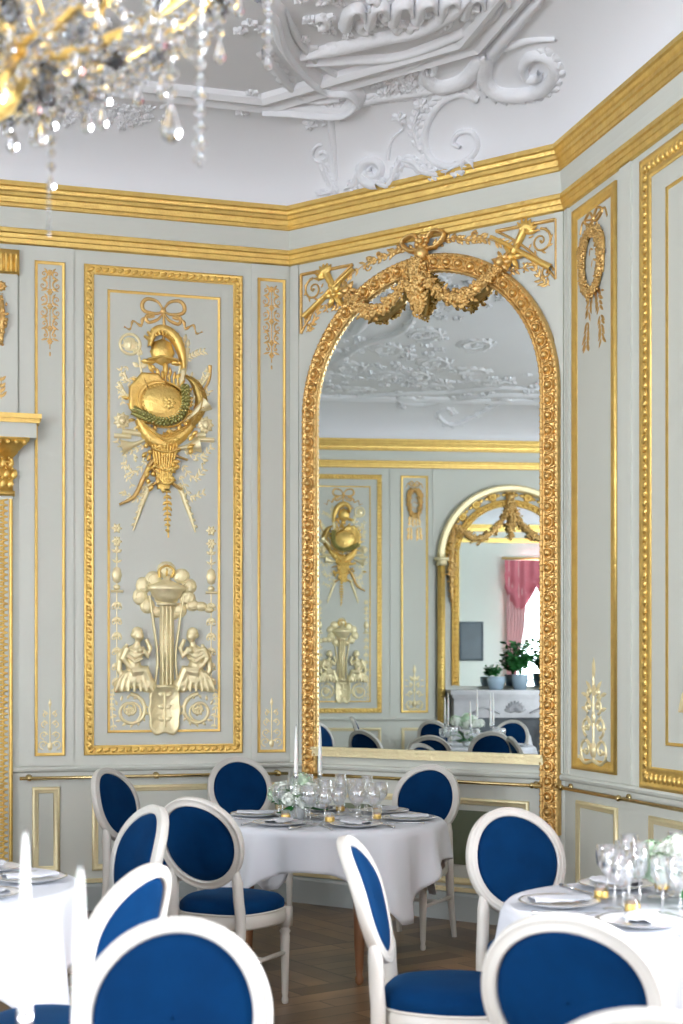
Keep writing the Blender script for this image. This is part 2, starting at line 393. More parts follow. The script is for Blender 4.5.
for W, L in ((WB, WINB), (WE, WINE), (WD, WIND_ADDED)):  # the WD pair is unseen, added only for its light
    for a, b in L: window('window_%d' % k, W, a, b); k += 1

def curtain(W, a, b, which):
    """two side drapes and a swagged valance"""
    t = thing('curtain', which, 'curtain', wpt(W, (a+b)/2, 0, 0), W[3], 'pink silk curtains of the right wall'); hw = (b-a)/2+.18
    for s in (-1, 1):
        rows = []
        for i in range(25):
            z = .05+3.75*i/24; wd = .42 if z > 3 else .42-.20*math.exp(-((z-1.5)/.7)**2)
            rows.append([R3(s*(hw-wd*j/30), z, .17+.045*math.sin(j*1.3+z)) for j in range(31)])
        MB().grid(rows).build('drape', PINKL, t)
    rows = []
    for i in range(11):
        v = i/10; row = []
        for j in range(61):
            x = -1+2*j/60; sag = .55+.45*abs(math.sin(x*PI*1.5+PI/2))
            row.append(R3(x*(hw+.05), 3.80-v*sag, .22+.06*math.sin(v*14+abs(x)*3)*v+.03*math.sin(x*30)))
        rows.append(row)
    MB().grid(rows).build('valance', PINK, t)
    MB().tube([R3(-hw-.1, 3.84, .2), R3(hw+.1, 3.84, .2)], .025).build('curtain_rod', GOLD, t)
curtain(WB, *WINB[0], 'pink silk curtain with swagged valance at the window of the right wall nearer the mirror')
curtain(WB, *WINB[1], 'pink silk curtain with swagged valance at the right wall window farther from the mirror')

# ================================================================== WALL PANELS
def panel_frame(t, u0, u1, z0, z1, wd, rich=True, m=GOLD):
    mb = MB()
    p = [(0, 0), (0, .014), (-wd*.14, .020), (-wd*.2, .012), (-wd*.35, .014), (-wd*.65, .014), (-wd*.8, .012), (-wd*.86, .02), (-wd, .012), (-wd, 0)]
    sweep(mb, rect(u0, u1, z0, z1), p)
    if rich:
        c = wd*.5
        for q, (u, z, a) in enumerate(along(rect(u0+c, u1-c, z0+c, z1-c), .046)):
            blob(mb, u, z, .024, wd*.20, .013, a+.6, .013, seg=6, rings=4)
            blob(mb, u, z, .007, wd*.28, .010, a-.5, .013, seg=5, rings=3)
    return mb.build('gilt_frame', m, t)
def field(t, u0, u1, z0, z1):
    MB().box(u0, u1, -.004, 0, z0, z1).build('panel_field', FIELD, t, smooth=False)
def bead(t, u0, u1, z0, z1, wd=.017, m=GOLD):
    mb = MB(); sweep(mb, rect(u0, u1, z0, z1), [(0, .003), (0, .012), (-wd*.3, .013), (-wd*.5, .006), (-wd*.8, .010), (-wd, .003)]); return mb.build('gilt_bead', m, t)
K = .00646          # metres per photo pixel on the big panel (its own drawing grid)
def PX(x, y): return ((x-163)*K, (755-y)*K)
def pp(L): return [PX(*a) for a in L]

def trophy(t):
    """military trophy over a smoking tripod between two kneeling figures; drawing grid of the panel"""
    # ribbon bow
    mb = MB()
    for s in (-1, 1):
        X = lambda x: 162+s*x
        for pts, r in (([(0, 314), (6, 306), (16, 304), (21, 309), (19, 316), (8, 318), (1, 316)], 1.7), ([(1, 318), (6, 324), (15, 327), (17, 321), (8, 318)], 1.5)):
            Q = smooth2(pp([(X(a), b) for a, b in pts]), 5); band(mb, Q, [r*K*(.6+.7*math.sin(PI*i/len(Q))) for i in range(len(Q))], .014)
        P = smooth2(pp([(X(9), 320), (X(20), 324), (X(22), 331), (X(30), 327), (X(33), 335), (X(39), 333)]), 5)
        band(mb, P, [K*(1.9-1.2*i/len(P)+.5*math.sin(i*1.3)) for i in range(len(P))], .012)
    u, z = PX(162, 315); blob(mb, u, z, 3.4*K, 4*K, .022); band(mb, pp([(162, 318), (163, 330), (162, 345)]), 1.6*K, .014)
    mb.build('ribbon_bow', GOLDD, t)
    # helmet with crest
    mb = MB(); u, z = PX(161, 356); blob(mb, u, z, 13*K, 14*K, .050); sweep_ = smooth2(pp([(148, 352), (152, 338), (162, 334), (174, 342), (180, 356), (182, 372)]), 6)
    band(mb, sweep_, [K*(2+4*math.sin(PI*i/len(sweep_))) for i in range(len(sweep_))], .055)
    for a, b in ((147, 366), (176, 366)): uu, zz = PX(a, b); blob(mb, uu, zz, 8*K, 3*K, .03)
    band(mb, pp([(146, 365), (160, 361), (176, 364)]), 2*K, .055); u, z = PX(164, 372); blob(mb, u, z, 3*K, 9*K, .035)
    for i in range(7):
        u, z = PX(152+4*i, 380); band(mb, [(u, z), (u+.005, z-.06)], 1.2*K, .02)
    mb.build('helmet', GOLD, t)
    # round medallion and its cartouche below
    mb = MB(); u, z = PX(129, 350); blob(mb, u, z, 8*K, 8*K, .012); mb2 = [(u+math.cos(a)*10*K, z+math.sin(a)*10*K) for a in [2*PI*i/20 for i in range(21)]]; band(mb, mb2, 1.6*K, .014)
    leaf(mb, u, z-5*K, PI/2, 10*K, 4*K, .012, .01); leaf(mb, *PX(138, 372), .4, 10*K, 7*K); leaf(mb, *PX(138, 372), 2.6, 8*K, 6*K); mb.build('medallion', GOLDL, t)
    # weapons fanned behind the shield
    mb = MB()
    for x0, y0, x1, y1, r in ((166, 440, 183, 345, 1.4), (150, 440, 138, 362, 1.3), (160, 450, 205, 380, 1.3), (158, 450, 122, 395, 1.2), (175, 420, 186, 350, 3)):
        band(mb, pp([(x0, y0), (x1, y1)]), r*K, .012)
        a = math.atan2(y0-y1, x1-x0); leaf(mb, *PX(x1, y1), a, 9*K, 5*K, .014)
    mb.build('spears', GOLDL, t)
    P = smooth2(pp([(209, 366), (208, 380), (202, 392), (194, 400)]), 6); mb = MB(); band(mb, P, [K*(2.2-1.4*i/len(P)) for i in range(len(P))], .012); mb.build('sabre', GOLDD, t)
    # octagonal shield behind, oval shield before
    mb = MB(); c = PX(148, 403); n8 = 8
    o8 = [(c[0]+math.cos(PI/8+i*PI/4)*22*K, c[1]+math.sin(PI/8+i*PI/4)*27*K) for i in range(8)]
    sweep(mb, o8, [(0, 0), (0, .035), (-2*K, .042), (-4*K, .036), (-20*K, .048), (-21.5*K, .05)]); mb.build('octagonal_shield', GOLD, t)
    mb = MB(); c = PX(161, 408); a = -.35
    mb.ell(R3(c[0], c[1], .030), (24*K, .055, 20*K), 22, 10, rot_n(a))
    ring_ = [(c[0]+math.cos(q)*26*K*math.cos(a)-math.sin(q)*22*K*math.sin(a), c[1]+math.cos(q)*26*K*math.sin(a)+math.sin(q)*22*K*math.cos(a)) for q in [2*PI*i/30 for i in range(31)]]
    band(mb, ring_, 1.3*K, .055)
    for i in range(30):
        q = 2*PI*i/30; blob(mb, c[0]+math.cos(q)*21*K*math.cos(a)-math.sin(q)*17*K*math.sin(a), c[1]+math.cos(q)*21*K*math.sin(a)+math.sin(q)*17*K*math.cos(a), 1.5*K, 1.5*K, .014, n=.050, seg=6)
    rosette_u, rosette_z = PX(166, 408)
    for i in range(8): leaf(mb, rosette_u, rosette_z, i*PI/4, 7*K, 5*K, .012, .083)
    blob(mb, rosette_u, rosette_z, 2.5*K, 2.5*K, .016, n=.086); mb.build('oval_shield', GOLD, t)
    mb = MB(); P = smooth2(pp([(184, 378), (194, 386), (200, 402), (194, 420), (180, 436)]), 6); band(mb, P, [K*(1+5.5*math.sin(PI*i/len(P))) for i in range(len(P))], .035); band(mb, P, 1.1*K, .05)
    for i in range(3, len(P)-3, 2): leaf(mb, P[i][0], P[i][1], -.3+i*.05, 5*K, 2.4*K, .012, .034); mb.build('crescent_shield', GOLD, t)
    mb = MB()
    for i in range(46):
        q = 2*PI*i/46; rx, rz_ = random.uniform(24, 33), random.uniform(24, 36); cx_, cz_ = PX(160+math.cos(q)*rx*.95, 408-math.sin(q)*rz_)
        leaf(mb, cx_, cz_, q+random.uniform(-.6, .6), random.uniform(6, 11)*K, random.uniform(3, 5)*K, .02, .006)
    for i in range(9): q = PI*(.15+.7*i/8); band(mb, [(PX(161, 350)[0]+math.cos(q)*12*K, PX(161, 350)[1]+math.sin(q)*10*K), (PX(161, 350)[0]+math.cos(q)*21*K, PX(161, 350)[1]+math.sin(q)*19*K)], [2.4*K, .8*K], .04, .01)
    mb.build('foliage_cluster', GOLD, t)
    # laurel wreath hanging over the shields
    mb = MB(); P = pp([(182, 388), (183, 405), (176, 420), (160, 426), (144, 422), (134, 418)])
    Q = smooth2(P, 5)
    for i, p in enumerate(Q):
        tt = Vector(Q[min(i+1, len(Q)-1)])-Vector(Q[max(i-1, 0)]); a = math.atan2(tt.y, tt.x)
        for s in (-1, 0, 1): leaf(mb, p[0], p[1], a+s*.9, 6.5*K, 3.6*K, .022, .055)
        if i % 2: blob(mb, p[0], p[1], 1.5*K, 1.5*K, .012, n=.075, seg=6)
    mb.build('laurel_wreath', GOLDG, t)
    # lion heads on the sword hilts, horns
    for s, x in ((-1, 121), (1, 204)):
        mb = MB(); u, z = PX(x, 426); rosette(mb, u, z, 9*K, 9, .02); blob(mb, u, z, 5*K, 5.5*K, .04); blob(mb, u-s*.0, z-3*K, 2.5*K, 2.2*K, .052)
        band(mb, pp([(x, 436), (x+(-s)*18, 438), (x-s*34, 432)]), 3*K, .025); band(mb, pp([(x-8, 441), (x+9, 441)]), 2.6*K, .02); mb.build('lion_head', GOLDL, t)
    for s, tip, bell in ((1, (172, 430), (205, 404)), (1, (166, 450), (198, 446)), (-1, (150, 440), (120, 452))):
        mb = MB(); P = pp([tip, ((tip[0]+bell[0])/2, (tip[1]+bell[1])/2+2), bell]); P = smooth2(P, 6); band(mb, P, [K*(1.5+9*(i/len(P))**3) for i in range(len(P))], [.015+.04*(i/len(P))**2 for i in range(len(P))], .004); mb.build('horn', GOLDL, t)
    # quiver with drapery and crossed bow
    mb = MB(); P = smooth2(pp([(136, 424), (146, 438), (160, 446), (178, 438), (190, 428)]), 6); band(mb, P, [K*(3+6*math.sin(PI*i/len(P))) for i in range(len(P))], .05)
    for i in range(5): band(mb, smooth2(pp([(138+3*i, 426+2*i), (158+2*i, 440+2*i), (184-3*i, 430+3*i)]), 5), 1.1*K, .062)
    mb.build('drapery', GOLD, t)
    mb = MB()
    for i in range(9):
        x = 150+3.2*i; band(mb, pp([(x, 446+random.uniform(-3, 3)), (162+(x-163)*.35, 492)]), 1.7*K, .035+.012*math.sin(PI*i/8))
    for y in (452, 470, 484): band(mb, smooth2(pp([(149+(y-452)*.2, y), (163, y+4), (178-(y-452)*.2, y)]), 4), 2*K, .055)
    for i in range(14): leaf(mb, *PX(random.uniform(146, 182), random.uniform(440, 492)), random.uniform(3.4, 6), 9*K, 5*K, .02, .03)
    for i in range(26): leaf(mb, *PX(163+random.gauss(0, 15), random.uniform(432, 478)), random.uniform(0, 2*PI), 8*K, 4.5*K, .022, random.uniform(.02, .05))
    for i in range(12): blob(mb, *PX(163+random.gauss(0, 11), random.uniform(436, 486)), 2.6*K, 2.6*K, .02, n=.03, seg=7)
    mb.build('quiver', GOLD, t)
    mb = MB(); P = smooth2(pp([(186, 462), (168, 458), (152, 464), (142, 482), (133, 500), (118, 509)]), 6); band(mb, P, [K*(1.1+1.4*math.sin(PI*i/len(P))) for i in range(len(P))], .02, .01)
    band(mb, pp([(146, 492), (176, 470)]), 1.6*K, .04); band(mb, pp([(146, 470), (180, 492)]), 1.8*K, .04); mb.build('archers_bow', GOLDD, t)
    for s in (-1, 1):
        mb = MB(); P = pp([(163+s*14, 486), (163+s*24, 512), (163+s*31, 534)]); band(mb, P, [3*K, 2.4*K, .8*K], .02)
        for i in range(7): x, y = 163+s*(16+2.2*i), 490+6.2*i; leaf(mb, *PX(x, y), -PI/2+s*1.2, 4.5*K, 3*K, .012, .014)
        mb.build('torch', GOLDL, t)
    mb = MB(); band(mb, pp([(165, 490), (166, 515), (167, 540)]), 1*K, .008)
    for i in range(8):
        y = 492+5.6*i; r = 7-abs(i-2.5)*.8
        for s in (-1, 1): leaf(mb, *PX(166, y), -PI/2+s*.8, r*K, r*.6*K, .016)
        blob(mb, *PX(166, y+2), 1.6*K, 1.6*K, .018, seg=6)
    mb.build('bellflower_drop', GOLD, t)
    # laurel and oak sprays left and right
    for s in (-1, 1):
        mb = MB()
        for i in range(16):
            q_ = random.uniform(14, 40); yy = random.uniform(352, 500); leaf(mb, *PX(163+s*q_, yy), random.uniform(0, 2*PI), 6.5*K, 3.4*K, .012)
            if i % 3 == 0: blob(mb, *PX(163+s*(q_+3), yy+4), 1.5*K, 1.5*K, .012, seg=6)
        for L in ([(26, 380), (36, 384), (44, 372)], [(24, 392), (38, 400), (44, 392)], [(20, 452), (36, 458), (48, 448)], [(18, 468), (30, 480), (40, 470)], [(16, 478), (26, 498), (40, 494)], [(22, 362), (30, 356), (40, 352)]):
            q = 0 if s > 0 else random.uniform(-4, 4)
            branch(mb, pp([(163+s*a, b+q) for a, b in L]), 7, 6.5*K, 3.0*K, .7*K, .008)
        if s < 0:
            branch(mb, pp([(126, 372), (119, 390), (122, 410)]), 8, 5.5*K, 3*K, .6*K, .006); branch(mb, pp([(126, 446), (123, 470), (132, 492)]), 8, 5.5*K, 3*K, .6*K, .006)
        mb.build('leaf_spray', GOLDL, t)
    # ---- lower group
    mb = MB()
    for x, y, rx, ry in ((165, 572, 10, 9), (152, 582, 9, 9), (142, 588, 8, 9), (139, 599, 8, 9), (146, 608, 8, 8), (155, 614, 6, 6), (180, 578, 9, 8), (188, 588, 8, 8), (186, 600, 9, 8), (178, 612, 8, 8), (191, 607, 8, 6), (200, 608, 7, 5), (208, 611, 5, 3.5), (165, 596, 14, 14), (172, 616, 6, 6)):
        blob(mb, *PX(x, y), rx*K, ry*K, .016+.0006*rx, seg=12, rings=6)
        band(mb, [(PX(x, y)[0]+math.cos(q)*rx*.6*K, PX(x, y)[1]+math.sin(q)*ry*.6*K) for q in [k_*.35+x for k_ in range(9)]], .7*K, .022)
    mb.build('smoke_cloud', GOLDL, t)
    c = PX(165, 590); mb = MB(); prof = [(.1, 12), (3, 11), (4, 8), (8, 6), (16, 3), (20, 1), (19, -2), (16, -4), (15, -8), (9, -13), (3, -16), (3, -18)]
    M = Matrix.Translation(R3(c[0], c[1], .012)) @ Matrix.Diagonal((1, .5, 1, 1))
    mb.lathe([(a*K, b*K) for a, b in prof], 20, M)
    for s in (-1, 1):
        scroll(mb, c[0]+s*19*K, c[1]+1*K, 4*K, 1.2, PI/2, s, 1.2*K, .03); P = smooth2(pp([(165+s*17, 598), (165+s*13, 625), (165+s*9, 660), (165+s*12, 690)]), 5); band(mb, P, 1.4*K, .03)
    mb.build('tripod_urn', GOLDL, t)
    mb = MB(); band(mb, smooth2(pp([(158, 580), (158, 572), (165, 568), (172, 572), (170, 580)]), 5), 1.5*K, .03); leaf(mb, *PX(165, 580), PI/2, 12*K, 6*K, .03); mb.build('flame', GOLD, t)
    mb = MB(); mb.box(*(sorted((PX(158, 0)[0], PX(172, 0)[0]))), -.022, 0, PX(0, 688)[1], PX(0, 606)[1])
    for x in (161, 165, 169): band(mb, pp([(x, 686), (x, 608)]), 1.3*K, .034)
    for y in (688, 606): mb.box(PX(155, 0)[0], PX(175, 0)[0], -.032, 0, PX(0, y)[1]-.01, PX(0, y)[1]+.008)
    mb.build('pedestal', GOLDL, t)
    for s in (-1, 1):
        mb = MB(); X = lambda x: 163+s*x
        def e(x, y, rx, ry, d=.04, a=0, n=.02): mb.ell(R3(*PX(X(x), y), n), (rx*K, d, ry*K), 12, 8, rot_n(s*a))
        def lim(L, r, n=.03): mb.tube([R3(*PX(X(a), b), n+(c_ if False else 0)) for a, b, c_ in [(q[0], q[1], 0) for q in L]], [q*K for q in r], 8)
        e(26, 638, 5.0, 6.0, .036, n=.036); e(27.5, 634, 5.6, 5.2, .034, n=.034); e(31, 637, 3, 3, .028, n=.03); lim([(27, 643), (28, 648)], [2.8, 3.6], .034)
        e(30, 656, 8.5, 10, .045, .15); e(25, 652, 4, 4, .05, n=.03); e(31, 668, 8, 8, .042)
        lim([(24, 650), (17, 658), (15, 650), (19, 641)], [3.6, 3.0, 2.5, 2.2], .045); lim([(37, 650), (42, 660), (35, 669), (26, 668)], [3.8, 3.2, 2.6, 2.0], .045)
        e(30, 680, 16, 10, .046, .1); e(17, 686, 9, 8, .045); e(41, 686, 10, 7, .040); lim([(33, 674), (20, 672), (13, 688)], [6.5, 6, 3.8], .035); lim([(32, 682), (44, 690), (50, 692)], [6, 4, 2.4], .025)
        for i in range(7): lim([(20+3.2*i, 668+i), (17+4.6*i, 680), (12+6.2*i, 693)], [1.2, 1.7, 1.6], .052)
        for i in range(3): lim([(22, 650+5*i), (30, 654+5*i), (38, 650+4*i)], [1, 1.3, 1], .058)
        lim([(37, 646), (44, 656), (45, 672), (40, 682)], [1.6, 3, 3, 1.6], .02)
        o = mb.build('kneeling_figure', GOLDL if s < 0 else GOLDL, t)
        r = o.modifiers.new('union', 'REMESH'); r.mode = 'VOXEL'; r.voxel_size = .0055; r.use_smooth_shade = True
    # plaque
    mb = MB(); c = PX(163, 711); N = 48; rows = []
    def sh(a):
        x, y = math.cos(a), math.sin(a); q = 1/max(abs(x), abs(y)*1.0); return x*min(q, 1.18), y*min(q, 1.18)
    for r_, h_ in ((1, 0), (1, .022), (.9, .028), (.84, .018), (.02, .02)):
        rows.append([R3(c[0]+sh(2*PI*i/N)[0]*15.5*K*r_*(1+.05*math.cos(8*2*PI*i/N)), c[1]+sh(2*PI*i/N)[1]*24*K*r_*(1+.05*math.cos(6*2*PI*i/N)), h_) for i in range(N)])
    mb.grid(rows, close_v=True); band(mb, pp([(163, 694), (163, 728)]), 2*K, .03)
    for y in (698, 710, 722):
        for s in (-1, 1): leaf(mb, *PX(163, y), PI/2+s*1.1, 8*K, 5*K, .012, .018)
    mb.build('plaque', GOLDL, t)
    for s in (-1, 1):
        mb = MB(); c = PX(163+s*34, 712)
        scroll(mb, c[0], c[1], 17*K, 1.6, PI*.5, s, 2.0*K, .016); scroll(mb, c[0], c[1], 12*K, 1.1, -PI*.3, -s, 1.2*K, .014, False)
        rosette(mb, c[0], c[1], 6*K, 7, .016)
        for i in range(14):
            a = 2*PI*i/14; leaf(mb, c[0]+math.cos(a)*14*K, c[1]+math.sin(a)*12*K, a+s*.8, 6*K, 3.4*K, .012)
        P = pp([(163+s*50, 690), (163+s*52, 704), (163+s*50, 730)]); branch(mb, P, 7, 5*K, 3*K, .8*K)
        mb.build('rinceau_scroll', GOLDL, t)
        # candelabrum strip at the side
        mb = MB(); x = 163+s*47
        band(mb, pp([(x, 540), (x, 690)]), .8*K, .006)
        for y in (532, 545): rosette(mb, *PX(x, y), 5.5*K, 6, .012)
        for y, r in ((556, 4), (566, 3)): leaf(mb, *PX(x, y), PI/2, 8*K, r*K); leaf(mb, *PX(x, y), PI/2+1, 6*K, r*K); leaf(mb, *PX(x, y), PI/2-1, 6*K, r*K)
        blob(mb, *PX(x, 578), 5.5*K, 9*K, .02); band(mb, pp([(x-6, 594), (x+6, 594)]), 1.4*K, .02); blob(mb, *PX(x, 590), 4*K, 3*K, .02)
        for i in range(6):
            y = 604+i*15
            for q in (-1, 1): leaf(mb, *PX(x, y), -PI/2+q*.7, 8*K, 4.4*K, .012); scroll(mb, PX(x, 0)[0]+q*3.5*K, PX(0, y+6)[1], 2.6*K, 1, PI/2, q, .8*K, .008, False)
            blob(mb, *PX(x, y+3), 1.8*K, 2.6*K, .014)
        mb.build('candelabrum_relief', GOLDL, t)

def big_panel(name_label, W, u, z0=.98, z1=4.085, w_=1.02, inner=(.147, .14, .15), sc=1.0, fwid=.062):
    o, rz = on_wall(W, u, z0, .001)
    t = thing('wall_panel', name_label, 'wall panel', o, rz); H = z1-z0
    panel_frame(t, -w_/2, w_/2, 0, H, fwid)
    field(t, -w_/2+fwid, w_/2-fwid, fwid, H-fwid)
    bead(t, -w_/2+inner[0], w_/2-inner[0], inner[1], H-inner[2])
    if sc == 1.0: trophy(t)
    else:
        piv = thing('trophy_relief', None, None); piv.parent = t; piv.scale = (sc, 1, 1); trophy(piv)
    return t
P1 = big_panel('tall gilt-framed panel, trophy of arms above kneeling figures, left of the mirror', WA, -.830)

def slim_panel(label, W, u, w_, z0=.98, z1=4.08, kind=0, fw=.019):
    o, rz = on_wall(W, u, z0, .012 if kind == 0 else .001); t = thing('wall_panel', label, 'wall panel', o, rz); H = z1-z0; h = w_/2
    mb = MB(); sweep(mb, rect(-h, h, 0, H), [(0, 0), (0, .012), (-fw*.3, .016), (-fw*.45, .008), (-fw*.8, .012), (-fw, .004), (-fw, 0)]); mb.build('gilt_frame', GOLD, t)
    field(t, -h+fw, h-fw, fw, H-fw)
    if kind == 0:
        mb = MB(); q = .011
        zt = H-.05; mb2 = mb
        for s in (-1, 1):
            for j, (dz, r) in enumerate(((.03, .024), (.10, .03), (.19, .028), (.27, .03), (.34, .022), (.41, .016))):
                scroll(mb, s*(.012+r), zt-dz, r, 1.2, PI*.5 if j % 2 else -PI*.5, s if j % 2 else -s, .0045, .008)
                leaf(mb, s*.01, zt-dz-.02, PI/2-s*1.9, .05, .02, .008); leaf(mb, s*.012, zt-dz+.01, PI/2-s*.7, .04, .016, .008)
        band(mb, [(0, zt), (0, zt-.5)], .004, .008)
        for dz in (.02, .14, .23, .37, .45): rosette(mb, 0, zt-dz, .022, 6, .010)
        blob(mb, 0, zt-.53, .008, .018, .008); mb.build('arabesque', GOLDD, t)
        mb = MB()
        for s in (-1, 1):
            for j, (dz, r) in enumerate(((.04, .030), (.10, .026), (.17, .022), (.23, .016))): scroll(mb, s*(.012+r), .03+dz, r, 1.2, -PI*.5, s, .0045, .008); leaf(mb, s*.008, .03+dz, PI/2-s*.9, .045, .018, .008)
        band(mb, [(0, .03), (0, .34)], .005, .008); blob(mb, 0, .06, .02, .03, .012); leaf(mb, 0, .30, PI/2, .06, .022)
        mb.build('acanthus_finial', GOLDL, t)
    else:
        s_ = w_/.55; mb = MB(); zt = H-.12
        for s in (-1, 1):
            band(mb, smooth2([(0, zt), (s*.05*s_, zt+.045), (s*.11*s_, zt+.01), (s*.05*s_, zt-.02), (0, zt-.01)], 5), .009, .016)
            band(mb, smooth2([(s*.02, zt), (s*.13*s_, zt+.02), (s*.17*s_, zt-.04)], 5), .007, .012)
        blob(mb, 0, zt, .02, .02, .02); mb.build('ribbon_bow', GOLDD, t)
        mb = MB()
        c = (0, zt-.24); P = [(c[0]+math.cos(a)*.115*s_, c[1]+math.sin(a)*.17) for a in [2*PI*i/20 for i in range(21)]]; garland(mb, P, .042, dens=420)
        for s in (-1, 1): garland(mb, [(s*.05, zt-.05), (s*.13*s_, zt-.15), (s*.12*s_, zt-.33)], .030, dens=130); branch(mb, [(s*.03, zt-.38), (s*.08*s_, zt-.55), (s*.10*s_, zt-.70)], 11, .075, .034)
        branch(mb, [(-.1*s_, zt-.05), (0, zt-.25), (.1*s_, zt-.45)], 6, .05, .02)
        mb.build('flower_wreath', GOLDD, t)
        mb = MB()
        for s in (-1, 1):
            for j, (dz, r) in enumerate(((.07, .075), (.20, .06), (.31, .040), (.39, .028))): scroll(mb, s*(.02+r)*s_, .05+dz, r*s_, 1.3, -PI*.5, s, .009, .014); leaf(mb, s*.02, .05+dz, PI/2-s*.9, .10*s_, .04, .012); leaf(mb, s*.08, .03+dz, PI/2-s*1.4, .08*s_, .03, .012)
            band(mb, smooth2([(0, .06), (s*.10*s_, .045), (s*.17*s_, .08)], 5), .012, .02)
        band(mb, [(0, .05), (0, .58)], .009, .014); blob(mb, 0, .12, .035, .05, .028); blob(mb, 0, .30, .022, .04, .02); leaf(mb, 0, .50, PI/2, .13, .05, .014); leaf(mb, 0, .40, PI/2, .10, .07, .014)
        mb.build('acanthus_finial', GOLDL, t)
    return t
slim_panel('narrow gilt-edged panel with arabesque, between the gilt pilaster and the tall trophy panel', WA, -1.552, .187)
slim_panel('narrow gilt-edged panel with arabesque, in the corner between trophy panel and mirror', WA, -.128, .187)
slim_panel('gilt-edged panel with a ribboned flower wreath, just right of the mirror', WB, .385, .545, .955, 4.13, 1, .066)
PR = big_panel('very wide gilt-framed trophy panel on the right wall, cut by the edge of the picture', WB, 1.78, .91, 4.13, 1.70, (.27, .23, .22), 1.15, .115)
slim_panel('gilt-edged wreath panel near the curtained window of the right wall', WB, 2.98, .40, .955, 4.13, 1, .03)
# far left wall, seen in the mirror
big_panel('trophy panel with kneeling figures seen in the left part of the mirror', WD, -1.28)
slim_panel('gilt-edged wreath panel seen in the mirror beside the arched chimney glass', WD, -2.22, .36, .98, 4.08, 1, .03)
slim_panel('gilt-edged wreath panel beyond the arched chimney glass', WD, -4.76, .36, .98, 4.08, 1, .03)
big_panel('trophy panel on the far left wall beyond the fireplace', WD, -5.68)

def dado(label, W, u, w_, z0, z1, pic=False):
    o, rz = on_wall(W, u, z0, .001); t = thing('dado_panel', label, 'dado panel', o, rz); h = w_/2; H = z1-z0
    mb = MB(); sweep(mb, rect(-h, h, 0, H), [(0, 0), (0, .012), (-.012, .02), (-.02, .010), (-.032, .014), (-.04, .002), (-.04, 0)]); mb.build('gilt_frame', GOLDL, t)
    field(t, -h+.04, h-.04, .04, H-.04)
    if pic:
        MB().box(pic[0], pic[1], -.010, 0, pic[2], pic[3]).build('landscape_painting', LANDSC, t, smooth=False)
dado('low narrow dado panel below the brass rail, nearest the gilt pilaster', WA, -1.575, .17, .25, .785)
dado('long low dado panel below the tall trophy panel', WA, -.81, .96, .25, .785)
dado('small dado panel below the rail in the corner left of the mirror', WA, -.15, .18, .25, .785)
dado('dado panel with a dark green landscape painting below the mirror', WMI, WM/2, 1.52, .22, .745, (-.60, .60, .12, .45))
dado('upright dado panel below the rail just right of the mirror', WB, .42, .50, .28, .78)
dado('long dado panel below the rail at the edge of the right wall', WB, 1.80, 1.55, .25, .775)
dado('dado panel beneath the trophy panel seen in the mirror', WD, -1.28, 1.0, .25, .785)
dado('narrow dado panel seen in the mirror beside the fireplace', WD, -2.22, .34, .25, .785)

# brass rail on brackets, one length per wall
def rail(label, W, a, b, post=.75, z=.845):
    t = thing('brass_rail', label, 'rail', wpt(W, a, z), W[3], 'brass rails round the room'); L = b-a
    MB().tube([R3(0, 0, .065), R3(L, 0, .065)], .011, 8).build('rod', BRASS, t)
    n = max(2, round(L/post)+1)
    for i in range(n):
        u = .06+(L-.12)*i/(n-1); mb = MB(); mb.tube([R3(u, -.0, 0), R3(u, 0, .06)], .008, 6); mb.ell(R3(u, 0, .065), (.018, .018, .018), 8, 6); mb.tube([R3(u, 0, 0), R3(u, 0, .012)], .022, 10); mb.build('rail_bracket', BRASS, t)
rail('brass rail on brackets along the left wall below the trophy panel', WA, -1.74, -.03)
rail('brass rail on brackets below the mirror', WMI, .12, WM-.12)
rail('brass rail on brackets along the right wall below the wreath panel', WB, .03, 3.7)

